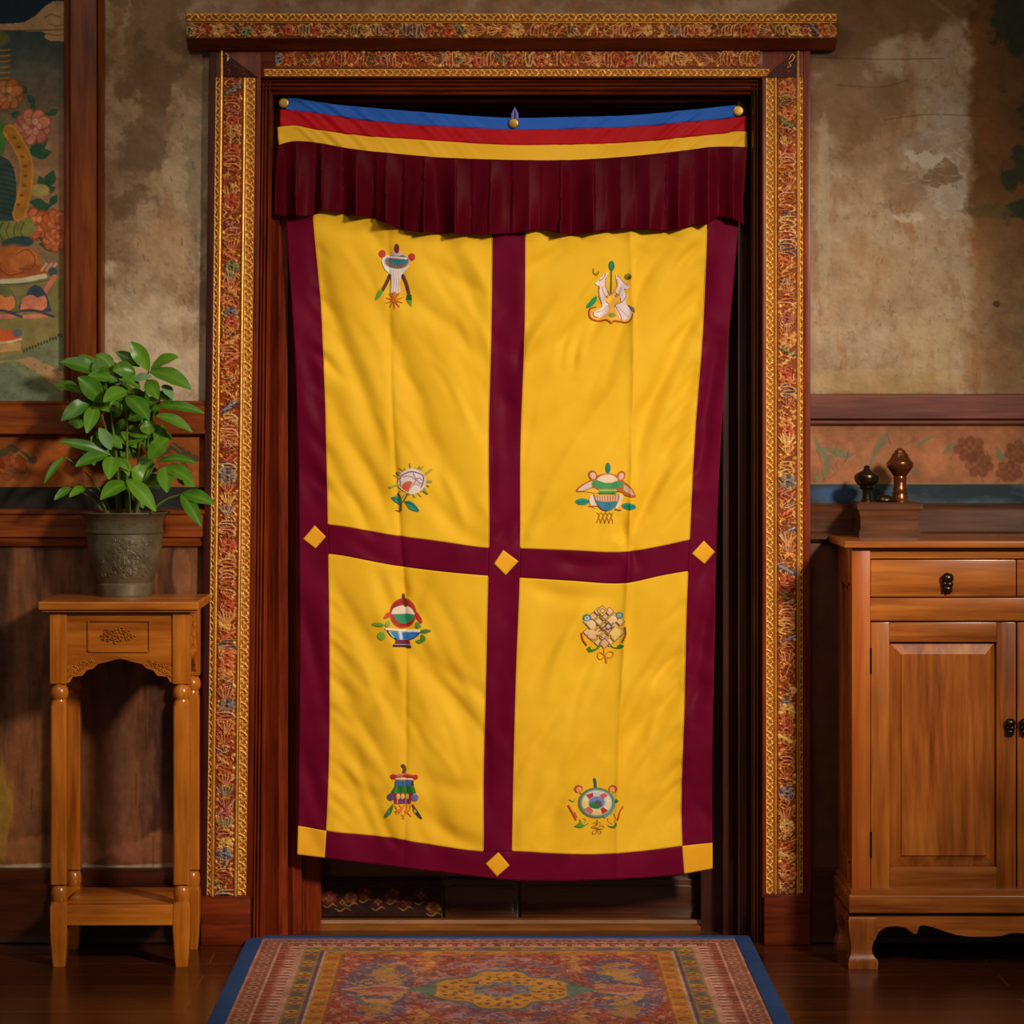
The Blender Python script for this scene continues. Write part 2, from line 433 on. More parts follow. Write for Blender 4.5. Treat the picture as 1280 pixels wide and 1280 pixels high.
# left plaster between the mural post and the door casing
c, n1, n2, n4 = plaster(126, 1340, -30, 512, 'plaster', 5)
blot(c, n2, 190, 60, 70, 90, (132, 100, 68), 0.7)
blot(c, n2, 185, 105, 38, 55, (112, 84, 58), 0.75)
blot(c, n2, 178, 185, 36, 40, (112, 88, 64), 0.8, 0.5)
blot(c, n2, 188, 160, 24, 30, (126, 98, 74), 0.7, 0.5)
blot(c, n2, 172, 250, 36, 22, (110, 84, 60), 0.6)
blot(c, n2, 235, 200, 22, 70, (176, 150, 116), 0.6)
blot(c, n2, 215, 300, 40, 40, (190, 150, 112), 0.55)
blot(c, n2, 246, 250, 14, 130, (124, 108, 82), 0.5)
blot(c, n2, 250, 420, 12, 120, (130, 108, 84), 0.5)
blot(c, n1, 190, 430, 80, 90, (208, 184, 156), 0.75)
for i in range(26):
    px, py = RNG.uniform(135, 255), RNG.uniform(130, 480)
    c.line([(px, py), (px + RNG.uniform(-2, 2), py + RNG.uniform(2, 9))], RNG.uniform(0.8, 1.8), (84, 60, 42), op=0.4, sm=False)
# right plaster
blot(c, n1, 1090, 20, 150, 60, (112, 78, 46), 0.75, 0.8)
blot(c, n1, 1060, 120, 60, 60, (132, 98, 66), 0.6)
blot(c, n2, 1180, 170, 44, 60, (176, 158, 142), 0.6, 1.4)
blot(c, n2, 1165, 200, 30, 16, (206, 192, 172), 0.75, 1.3)
blot(c, n2, 1190, 235, 26, 44, (190, 172, 156), 0.7, 1.4)
blot(c, n2, 1140, 272, 26, 8, (214, 194, 172), 0.65, 1.0)
blot(c, n2, 1180, 214, 22, 15, (122, 88, 56), 0.7, 1.8)
blot(c, n2, 1130, 240, 26, 30, (142, 108, 84), 0.6, 1.0)
blot(c, n2, 1092, 210, 34, 40, (166, 134, 104), 0.5, 1.2)
blot(c, n2, 1080, 340, 60, 60, (176, 142, 106), 0.5, 1.2)
blot(c, n2, 1165, 430, 60, 40, (184, 156, 116), 0.5, 1.0)
blot(c, n1, 1120, 475, 150, 16, (176, 148, 98), 0.55, 0.6)
blot(c, n2, 1030, 250, 8, 150, (182, 160, 132), 0.55, 0.8)
for i in range(60):
    px, py = RNG.uniform(1020, 1205), RNG.uniform(180, 470)
    c.line([(px, py), (px + RNG.uniform(-3, 3), py + RNG.uniform(2, 8))], RNG.uniform(0.7, 1.6), (82, 56, 38), op=0.28, sm=False)
c.line([(1020, 72), (1060, 73), (1110, 74), (1180, 73)], 1.2, (76, 52, 34), op=0.6)
c.line([(1045, 106), (1100, 109), (1135, 100)], 1.2, (88, 62, 42), op=0.6)
c.line([(1105, 150), (1160, 143), (1240, 146)], 1.2, (90, 62, 44), op=0.6)
c.line([(1165, 0), (1190, 18), (1208, 40)], 5, (150, 120, 86), op=0.5)
for k in range(70):      # pale scratches and flaking lime wash
    px, py = RNG.normal(1172, 20), RNG.normal(205, 48); t = RNG.uniform(-.9, .5); L_ = RNG.uniform(4, 18)
    c.line([(px, py), (px + L_ * .5, py - L_ * .5 * t + 1), (px + L_, py - L_ * t)], RNG.uniform(.6, 1.6), (204, 190, 174), op=RNG.uniform(.15, .5))
# right end of the wall turns dark brown, with greenish patches
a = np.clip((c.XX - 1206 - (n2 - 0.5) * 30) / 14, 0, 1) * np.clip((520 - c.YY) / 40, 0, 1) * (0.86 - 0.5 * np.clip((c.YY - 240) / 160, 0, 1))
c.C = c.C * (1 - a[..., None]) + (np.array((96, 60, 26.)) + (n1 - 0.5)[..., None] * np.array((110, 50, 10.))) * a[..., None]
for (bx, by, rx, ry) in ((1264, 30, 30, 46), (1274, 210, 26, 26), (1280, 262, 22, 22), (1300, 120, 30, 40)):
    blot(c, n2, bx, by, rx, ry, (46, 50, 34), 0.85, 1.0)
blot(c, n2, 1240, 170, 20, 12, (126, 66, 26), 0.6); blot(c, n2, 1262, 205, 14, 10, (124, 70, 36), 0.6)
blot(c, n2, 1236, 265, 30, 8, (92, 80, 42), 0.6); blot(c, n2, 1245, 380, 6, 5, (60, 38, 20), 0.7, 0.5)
c.m[:] = 1; c.m[(c.XX > 300) & (c.XX < 975) & (c.YY > 50)] = 0
c.m[(c.XX < 960) & (c.YY > 505)] = 0
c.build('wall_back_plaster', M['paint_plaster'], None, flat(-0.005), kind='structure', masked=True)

# --- mural on the left
c = Canvas(-40, -30, 84, 506, 1.25, (120, 94, 68))
n = vnoise(c.H, c.W, 40, 5, 0.6)[..., None]
g = np.clip((c.YY - 40) / 150, 0, 1)[..., None]
c.C = np.array((52, 66, 66.)) * (1 - g) + np.array((150, 112, 82.)) * g + (n - 0.5) * 30
a = np.clip((c.YY - 300) / 60, 0, 1)[..., None]; c.C = c.C * (1 - a) + np.array((128, 116, 72.)) * a
c.poly([(-40, -30), (84, -30), (84, 2), (70, 0), (58, 10), (46, 20), (30, 28), (-40, 32)], (16, 34, 48))
c.poly([(-40, 30), (10, 30), (30, 28), (44, 20), (56, 8), (66, 2), (84, 1), (84, 52), (62, 51), (55, 47), (58, 42), (50, 39), (-40, 38)], (158, 124, 88))
c.line([(56, 22), (64, 18), (76, 22)], 1.4, (112, 80, 54)); c.line([(62, 30), (70, 32), (84, 31)], 1.2, (112, 80, 54)); c.line([(58, 42), (70, 44), (84, 42)], 1.3, (110, 80, 54))
c.line([(-40, 38), (30, 38), (84, 37)], 1.2, (90, 64, 44))
for yy in range(62, 100, 7): c.line([(-10, yy), (4, yy + 1), (12, yy)], 2.2, (164, 118, 44), op=0.8)
c.ell(-4, 48, 16, 10, (96, 96, 44), op=0.8)
def bloom(cx, cy, r, cA, cB, n=9, op=1.0):
    jit = lambda c_, v: tuple(np.clip(np.array(c_, float) + RNG.uniform(-v, v), 0, 255))
    for k in range(n):
        t = k * 2 * math.pi / n + 0.3
        q = RNG.uniform(.85, 1.2); c.ell(cx + r * 0.6 * q * math.cos(t), cy + r * 0.5 * q * math.sin(t), r * 0.44, r * 0.36, tuple(0.7 * v for v in cA), t, op=op); c.ell(cx + r * 0.58 * q * math.cos(t), cy + r * 0.48 * q * math.sin(t), r * 0.36, r * 0.29, jit(cA, 16), t, op=op)
    for k in range(n - 3):
        t = k * 2 * math.pi / (n - 3)
        c.ell(cx + r * 0.3 * math.cos(t), cy + r * 0.26 * math.sin(t), r * 0.27, r * 0.21, tuple(0.75 * v for v in cB), t, op=op); c.ell(cx + r * 0.31 * math.cos(t), cy + r * 0.27 * math.sin(t), r * 0.2, r * 0.16, jit(cB, 14), t, op=op)
    c.ell(cx, cy, r * 0.16, r * 0.14, tuple(0.8 * v for v in cA), op=op)
def leafy(cx, cy, L, t, col=(46, 84, 56)):
    p = (cx + L * math.cos(t), cy + L * math.sin(t)); nx, ny = -math.sin(t) * L * 0.28, math.cos(t) * L * 0.28
    mx, my = cx + L * 0.5 * math.cos(t), cy + L * 0.5 * math.sin(t)
    c.poly(spline([(cx, cy), (mx + nx, my + ny), p], 5) + spline([p, (mx - nx, my - ny), (cx, cy)], 5), col)
for a_ in ((34, 118, 16, -2.2), (34, 118, 16, 0.9), (40, 128, 14, 1.4), (60, 145, 16, -0.6), (12, 142, 18, 0.2), (50, 145, 14, -0.2), (38, 195, 30, -0.9), (40, 195, 26, -0.2), (36, 190, 30, -0.6), (56, 240, 22, -1.9), (56, 240, 16, -0.4), (58, 236, 26, -1.2), (36, 252, 24, 0.2), (46, 262, 20, -0.3), (62, 258, 18, -1.0), (50, 300, 24, 0.5), (46, 298, 26, -0.2), (64, 282, 14, 1.4), (48, 305, 30, 0.1)): leafy(*a_)
bloom(8, 118, 22, (176, 104, 58), (192, 124, 72)); bloom(40, 158, 24, (198, 118, 92), (214, 146, 116)); bloom(46, 280, 22, (200, 104, 58), (214, 124, 74)); bloom(70, 280, 20, (200, 104, 58), (206, 116, 70)); bloom(70, 300, 16, (194, 98, 56), (210, 120, 72))
c.ell(50, 238, 12, 8, (170, 150, 84))
c.poly(spline([(-40, 130), (-8, 138), (6, 160), (6, 186), (-4, 196), (-40, 196)], 6), (78, 122, 56))
c.poly(spline([(-40, 190), (4, 196), (18, 215), (20, 245), (16, 275), (-40, 275)], 6), (50, 72, 66))
for yy in range(204, 272, 6): c.line([(-40, yy), (2, yy + 2), (18, yy + 6)], 1.2, (34, 52, 50))
c.line([(12, 164), (24, 182), (33, 205), (32, 235), (24, 268)], 17, (188, 134, 52)); c.line([(12, 164), (24, 182), (33, 205), (32, 235), (24, 268)], 12, (176, 116, 40))
for k in range(8): c.ell(18 + 14 * math.sin(k * 0.4), 172 + k * 12, 2.6, 2, (140, 78, 30))
c.ell(0, 290, 26, 14, (104, 112, 56)); c.ell(14, 290, 16, 12, (120, 124, 62)); c.ell(34, 284, 10, 12, (130, 132, 66))
for k in range(5): c.line([(-6 + k * 9, 278), (-10 + k * 9, 290), (-4 + k * 9, 302)], 1.2, (70, 78, 40))
c.ell(14, 306, 12, 8, (50, 72, 74)); c.ell(26, 302, 16, 7, (46, 70, 72))
c.ell(16, 328, 34, 22, (178, 96, 46)); c.ell(30, 326, 18, 16, (190, 108, 54)); c.ell(44, 338, 18, 8, (160, 84, 42)); c.ell(-10, 338, 18, 12, (166, 84, 40))
c.line([(20, 318), (34, 312), (44, 324), (38, 336), (24, 336)], 1.2, (134, 62, 30)); c.line([(-6, 330), (10, 344), (30, 340)], 1.4, (128, 60, 30))
c.line([(-40, 352), (20, 351), (56, 345)], 6, (196, 188, 154)); c.line([(-40, 356), (30, 355), (70, 348)], 1.6, (86, 92, 62))
for k in range(3):
    c.line([(52 + 6 * k, 338), (58 + 6 * k, 330)], 3, (206, 150, 126))
c.ell(66, 340, 6, 6, (70, 84, 84)); c.line([(56, 365), (64, 352), (68, 346)], 6, (204, 116, 84)); c.line([(74, 372), (74, 352)], 5, (112, 104, 58))
for cx, ca, cb in ((43, (60, 72, 88), (208, 124, 96)), (3, (104, 104, 60), (210, 124, 72)), (-34, (60, 72, 88), (208, 124, 96))):
    c.poly(spline([(cx - 24, 390), (cx - 12, 370), (cx, 356), (cx + 14, 366), (cx + 22, 390)], 6), ca)
    c.poly(spline([(cx - 18, 388), (cx - 14, 372), (cx - 2, 369), (cx + 4, 372), (cx + 13, 370), (cx + 16, 382), (cx + 10, 388)], 6), cb)
    c.line([(cx - 26, 390), (cx, 388), (cx + 24, 396)], 3, (74, 62, 74)); c.ell(cx, 396, 16, 3.5, (206, 122, 98))
c.poly([(-40, 400), (84, 396), (84, 440), (-40, 460)], (136, 122, 70), op=0.7)
c.ell(0, 420, 26, 8, (204, 92, 44)); c.ell(22, 416, 6, 5, (92, 106, 112)); c.line([(-40, 430), (6, 428), (26, 424)], 3, (206, 176, 132))
c.poly([(-40, 432), (26, 428), (26, 438), (-40, 444)], (184, 144, 92))
c.poly(spline([(-40, 452), (6, 446), (34, 438), (60, 428), (84, 418), (84, 506), (-40, 506)], 4), (116, 118, 84))
c.poly(spline([(-40, 462), (10, 450), (40, 462), (84, 492), (84, 470), (60, 456), (40, 446)], 4), (166, 130, 92))
c.poly(spline([(-40, 470), (4, 454), (30, 468), (60, 488), (84, 500), (84, 510), (-40, 510)], 4), (104, 112, 90))
for k in range(40):
    px, py = RNG.uniform(0, 80), RNG.uniform(452, 498); c.line([(px, py), (px + RNG.uniform(-5, 5), py + RNG.uniform(-2, 2))], 1, (70, 72, 54), op=0.6, sm=False)
for k in range(14): c.ell(30 + k * 3.6, 438 - k * 1.5 + RNG.uniform(-1, 1), 1.4, 2.4, (74, 70, 44))
n2_ = vnoise(c.H, c.W, 14, 4, 0.6)[..., None]; c.C = c.C * (0.96 + 0.34 * n2_)
mur = c.build('painted_mural', M['paint_wall'], None, flat(-0.008), skirt=0.008, origin=(X(20), -0.008, Z(500)))
tag(mur, 'faded mural of peonies, robe and hills on the wall left of the wooden post', 'mural')

# --- wall timbers on the left
def hprofile(name, x0, x1, pts, m, kind=True, parent=None):
    """horizontal moulding: pts are (py, y) down the front, closed against the wall"""
    bm = NB(); P = [(y, Z(py, y)) for py, y in pts]
    P = [(0.004, P[0][1])] + P + [(0.004, P[-1][1])]
    prism(bm, P, 'x', x0, x1)
    o = obj(name, bm, m, parent, angle=30)
    if kind: o['kind'] = 'structure'
    return o
def vprofile(bm, pts, z0, z1, back=0.004):
    P = [(X(px, y), y) for px, y in pts]; P = [(P[0][0], back)] + P + [(P[-1][0], back)]
    return prism(bm, P, 'z', z0, z1)
XL = -1.9; XR = 1.95
CL = X(258); CR = X(1008)
bm = NB()
vprofile(bm, [(79.5, -0.012), (80.5, -0.030), (83, -0.034), (86, -0.030), (87, -0.024), (88.5, -0.028), (120.5, -0.028), (121.5, -0.024), (123, -0.036), (126, -0.040), (128, -0.034), (129.5, -0.026), (131, -0.010)], Z(504), Z(-30))
struct('trim_1', bm, M['post'])
hprofile('trim_2', XL, CL, [(501, -0.022), (504, -0.030), (507, -0.026), (509, -0.030), (536, -0.030), (538, -0.036), (542, -0.036), (544, -0.016)], M['rail'])
hprofile('trim_3', XL, CL, [(636, -0.020), (638, -0.034), (642, -0.034), (644, -0.028), (671, -0.028), (673, -0.018), (676, -0.018), (678, -0.026), (682, -0.022), (684, -0.010)], M['rail'])
def rough_band(x0, x1, y0, y1, bg, k=1.0):
    c = Canvas(x0, y0, x1, y1, k, bg); n = vnoise(c.H, c.W, 50, 5, 0.62)[..., None]; c.C = c.C * (0.68 + 0.62 * n); return c
c = rough_band(-310, 262, 540, 640, (150, 76, 24), 1.2)
for (fx, fy, r) in ((14, 572, 24), (112, 580, 24), (216, 570, 24), (-76, 578, 23), (-170, 576, 23), (-262, 578, 23)):
    bloom(fx, fy + 10, r * 0.8, (156, 64, 26), (176, 84, 40), 8, 0.6)
    for k in range(6): c.ell(fx - 18 + k * 9, fy - 4 + abs(k - 2) * 5 - 8, 6, 5, (62, 58, 40), op=0.75)
    for k in range(7): c.line([(fx - 22 + k * 7, fy + 26), (fx - 18 + k * 7, fy + 18), (fx - 24 + k * 7, fy + 14)], 2, (96, 84, 38), op=0.7)
for k in range(16):
    px = RNG.uniform(-30, 255); py = RNG.uniform(556, 598); c.line([(px, py), (px + RNG.uniform(4, 14), py - RNG.uniform(3, 10)), (px + RNG.uniform(14, 24), py)], 2, (178, 110, 44), op=0.45)
c.poly([(-311, 609), (263, 609), (263, 641), (-311, 641)], (34, 30, 26)); c.poly([(-311, 603), (263, 603), (263, 609), (-311, 609)], (140, 84, 32), op=0.6)
nn = vnoise(c.H, c.W, 30, 4, 0.6, 2.0); a = (np.clip((nn - 0.5) / 0.2, 0, 1) * (c.YY > 610) * 0.4)[..., None]; c.C = c.C * (1 - a) + np.array((60, 64, 66.)) * a
t = c.build('painted_frieze', M['paint_wall'], None, flat(-0.010), skirt=0.012, origin=(X(100), -0.01, Z(640)))
tag(t, 'orange painted flower frieze with a black stripe, behind the green plant', 'frieze')
# dado panel, worn brown paint
c = Canvas(-310, 676, 262, 1092, 0.8, (92, 50, 26))
n = vnoise(c.H, c.W, 120, 5, 0.6, 0.16); n2 = vnoise(c.H, c.W, 60, 5, 0.6, 1.0); n3 = vnoise(c.H, c.W, 20, 4, 0.6)
t_ = np.clip((n - 0.36) / 0.3, 0, 1)[..., None]; c.C = np.array((66, 34, 16.)) * (1 - t_) + np.array((128, 76, 42.)) * t_
blot(c, n, 8, 1010, 26, 90, (160, 122, 34), 0.75, 1.6); blot(c, n, 95, 780, 40, 90, (110, 54, 24), 0.5, 1.4)
blot(c, n2, 60, 1062, 120, 16, (150, 96, 50), 0.6, 1.8); blot(c, n2, 150, 1066, 60, 16, (146, 84, 62), 0.6, 1.6)
blot(c, n, 140, 960, 40, 120, (130, 82, 56), 0.6, 1.4); blot(c, n, 232, 725, 14, 40, (160, 100, 62), 0.7, 1.2)
blot(c, n2, 100, 1084, 200, 4, (176, 160, 138), 0.7, 1.0)  # pale strip along the foot: ledge highlight painted into the colour
for k in range(50):
    px, py = RNG.uniform(-20, 255), RNG.uniform(700, 1050); c.line([(px, py), (px + RNG.uniform(-2, 2), py + RNG.uniform(14, 60))], RNG.uniform(1, 2.4), (150, 98, 60) if k % 2 else (50, 26, 14), op=0.35, sm=False)
c.h = 0.003 * n3
c.build('wall_left_dado', M['paint_dado'], None, flat(-0.006), skirt=0.008, kind='structure')
hprofile('baseboard_left', XL, CL, [(1085, -0.016), (1087, -0.024), (1092, -0.024), (1100, -0.020), (1170, -0.020), (1172, -0.026), (1178, -0.028)], M['base'])
# --- wall timbers on the right
hprofile('trim_4', CR, XR, [(492, -0.010), (494, -0.026), (523, -0.026), (525, -0.018), (526, -0.030), (529, -0.030), (531.5, -0.014)], M['rail_maroon'])
hprofile('trim_5', CR, XR, [(629, -0.014), (631, -0.026), (634, -0.024), (640, -0.020), (664, -0.020), (668, -0.032), (674, -0.032), (678, -0.012)], M['rail_dark'])
c = rough_band(1000, 1560, 529, 632, (158, 100, 66), 1.2)
teal = (96, 108, 78)
for pts, w in (([(1018, 545), (1024, 562), (1034, 575), (1032, 590), (1020, 596)], 8), ([(1024, 560), (1044, 564), (1058, 570), (1068, 566)], 9), ([(1030, 582), (1040, 570), (1062, 572)], 5), ([(1088, 580), (1096, 562), (1104, 548), (1114, 538)], 8), ([(1096, 562), (1102, 556), (1112, 552)], 5), ([(1018, 600), (1030, 592), (1038, 580)], 5), ([(1088, 578), (1086, 592), (1080, 600)], 4), ([(1146, 560), (1156, 550), (1168, 545)], 5), ([(1180, 566), (1190, 558), (1198, 560)], 8), ([(1130, 590), (1142, 588), (1150, 592)], 4), ([(1246, 560), (1252, 572), (1262, 566)], 9), ([(1300, 556), (1310, 570), (1320, 566)], 9)):
    c.line(pts, w, teal, op=0.62, taper=True)
for cx, cy, r in ((1212, 560, 18), (1224, 580, 18), (1272, 566, 16), (1262, 590, 16), (1330, 570, 20)): bloom(cx, cy, r, (130, 70, 40), (146, 88, 54), 7, 0.45)
for cx, cy, r in ((1140, 568, 16), (1058, 592, 10), (1050, 548, 8)): c.ell(cx, cy, r, r * 0.6, (180, 100, 70), op=0.4, soft=0.8)
for k in range(20):
    px = RNG.uniform(1020, 1330); py = RNG.uniform(538, 598); c.line([(px, py), (px + RNG.uniform(-5, 5), py + 6), (px + RNG.uniform(-8, 8), py + 14)], 1.4, (110, 74, 46), op=0.6)
c.poly([(999, 605), (1561, 605), (1561, 633), (999, 633)], (40, 50, 58))
nn = vnoise(c.H, c.W, 34, 5, 0.6, 2.2); a = (np.clip((nn - 0.42) / 0.22, 0, 1) * (c.YY > 606) * 0.75)[..., None]; c.C = c.C * (1 - a) + np.array((78, 94, 104.)) * a
c.ell(1040, 617, 26, 9, (62, 90, 138), op=0.7, soft=0.9); c.line([(1000, 604.5), (1560, 604.5)], 1.6, (150, 112, 66))
t = c.build('painted_frieze', M['paint_wall'], None, flat(-0.010), skirt=0.012, origin=(X(1180), -0.01, Z(632)))
tag(t, 'pinkish painted frieze of green scrolls with a blue stripe, above the wooden cabinet', 'frieze')
c = rough_band(1000, 1560, 672, 1092, (90, 46, 22), 0.5)
c.build('wall_right_dado', M['paint_dado'], None, flat(-0.006), skirt=0.008, kind='structure')
hprofile('baseboard_right', CR, XR, [(1085, -0.016), (1087, -0.024), (1092, -0.024), (1100, -0.020), (1170, -0.020), (1172, -0.026), (1178, -0.028)], M['base'])

# ================================================================== door with its carved surround
ZB = Z(1122, -0.03)
def lean(v):       # the left jamb stands a little out of plumb
    return Vector((v[0] - 0.0245 * max(0.0, min(1.3, (2.20 - v[2]) / 2.20)), v[1], v[2]))
door = thing('door_1', None, None, (X(640), 0.0, 0.0)); door['kind'] = 'structure'
# leaf behind the curtain
bm = NB(); box(bm, X(392, .24), X(884, .24), 0.24, 0.29, 0.02, Z(112, .24), 0.003)
leaf_ = obj('door_leaf', bm, M['door'], door)
for x0, x1 in ((396, 553), (556, 648), (651, 880)):
    bm = NB()
    box(bm, X(x0, .23), X(x1, .23), 0.226, 0.245, Z(1147, .23), Z(1098, .23), 0.004)
    box(bm, X(x0 + 6, .23), X(x1 - 6, .23), 0.222, 0.23, Z(1142, .23), Z(1106, .23), 0.004)
    obj('bottom_panel', bm, M['door'], leaf_)
c = Canvas(398, 1100, 552, 1146, 1.0, (46, 22, 12)); 
RNG = np.random.default_rng(4)
for k in range(9):
    px, py = 408 + k * 16.5 + RNG.uniform(-4, 4), RNG.uniform(1108, 1138)
    bloom(px, py, RNG.uniform(7, 11), ((104, 34, 24), (84, 26, 20), (124, 72, 34))[k % 3], ((130, 70, 44), (150, 100, 56), (110, 40, 30))[k % 3], 7, 0.8)
    c.line([(px - 9, py + 8), (px - 3, py + 11), (px + 4, py + 7), (px + 10, py + 10)], 1.6, (150, 108, 56), h=0.002, taper=True)
n_ = vnoise(c.H, c.W, 10, 4, 0.65)[..., None]; c.C = c.C * (0.55 + 0.8 * n_)
c.build('painted_scroll', M['paint_relief'], leaf_, flat(0.2205), skirt=0.004)
bm = NB(); prism(bm, [(0.172, 0.0), (0.172, 0.010), (0.180, 0.014), (0.190, 0.015), (0.194, 0.024), (0.26, 0.024), (0.26, 0.0)], 'x', X(374, .17), X(906, .17))
obj('threshold', bm, M['sill'], door)
# stepped jambs and head
def jamb(sgn, a0, ribs, steps):
    bm = NB(); Y0 = -0.028
    P = [(a0, Y0), (a0, -0.004)]
    for r in ribs:
        for k in range(7):
            t = math.pi * k / 6; P.append((r - sgn * 0 - 1.9 * math.cos(t) * sgn * -1 * -1, -0.004 - 0.010 * math.sin(t)))
    P += steps
    Q = [(X(px, 0), y) for px, y in P]
    Q.append((X(a0 - sgn * 30), 0.29)); Q.append((X(a0 - sgn * 30), Y0))
    return prism(bm, Q, 'z', 0.0, Z(70))
bl = jamb(1, 326.5, (329.5, 333.5, 338), [(341, -0.002), (341, 0.075), (346, 0.068), (350, 0.075), (357, 0.075), (357, 0.12), (362, 0.113), (366, 0.12), (373, 0.12), (373, 0.17), (396, 0.17), (396, 0.29)])
shift(bl, lambda v: lean(v) if v.y < 0.02 and v.x < X(341.5) else v)
obj('jamb', bl, M['casing'], door, angle=30)
br_ = jamb(-1, 953.5, (950.5, 946.5, 942), [(939, -0.002), (939, 0.06), (935, 0.053), (931, 0.06), (925, 0.06), (925, 0.11), (920, 0.103), (915, 0.11), (908, 0.11), (908, 0.17), (882, 0.17), (882, 0.29)])
obj('jamb', br_, M['jamb'], door, angle=30)
bm = NB(); Y0 = -0.028
P = [(97.5, Y0), (97.5, -0.004)]
for r in (101.5, 106.5, 112):
    for k in range(7):
        t = math.pi * k / 6; P.append((r - 2.2 * math.cos(t), -0.004 - 0.010 * math.sin(t)))
P += [(116, -0.002), (118, 0.0), (118, 0.06), (121, 0.053), (124, 0.06), (124, 0.12), (127, 0.12), (127, 0.17), (130, 0.17), (130, 0.29), (60, 0.29), (60, Y0)]
prism(bm, [(y, Z(py, 0)) for py, y in P], 'x', X(312), X(968))
obj('door_head', bm, M['casing_h'], door, angle=30)
# casing boards
bm = NB(); box(bm, X(262, -.03), X(326.5, -.03), -0.030, 0.02, Z(1122, -.03), Z(59, -.03), 0.002)
box(bm, X(320, -.03), X(326.5, -.03), -0.036, -0.028, Z(1122, -.03), Z(97, -.03), 0.003)
shift(bm, lean); cas_l = obj('casing', bm, M['casing'], door)
bm = NB(); box(bm, X(953, -.03), X(1013, -.03), -0.030, 0.02, Z(1122, -.03), Z(59, -.03), 0.002)
box(bm, X(952.5, -.03), X(957, -.03), -0.036, -0.028, Z(1122, -.03), Z(97, -.03), 0.003)
box(bm, X(1004.5, -.03), X(1013, -.03), -0.034, -0.028, Z(1122, -.03), Z(59, -.03), 0.002)
cas_r = obj('casing', bm, M['casing'], door)
bm = NB(); box(bm, X(261.5, -.03), X(270, -.03), -0.034, -0.028, Z(1122, -.03), Z(59, -.03), 0.002); shift(bm, lean)
obj('edge_moulding', bm, M['purple'], cas_l)
bm = NB(); box(bm, X(326, -.03), X(954, -.03), -0.0295, 0.02, Z(97.5, -.03), Z(59, -.03), 0.002)
cas_h = obj('casing', bm, M['casing_h'], door)
# plinth blocks
bm = NB(); box(bm, X(251, -.04), X(313, -.04), -0.044, 0.02, 0.0, Z(1120, -.04), 0.004)
obj('plinth_block', bm, M['casing_h'], door)
bm = NB(); box(bm, X(955, -.04), X(1013, -.04), -0.044, 0.02, 0.0, Z(1118, -.04), 0.004)
obj('plinth_block', bm, M['casing_h'], door)

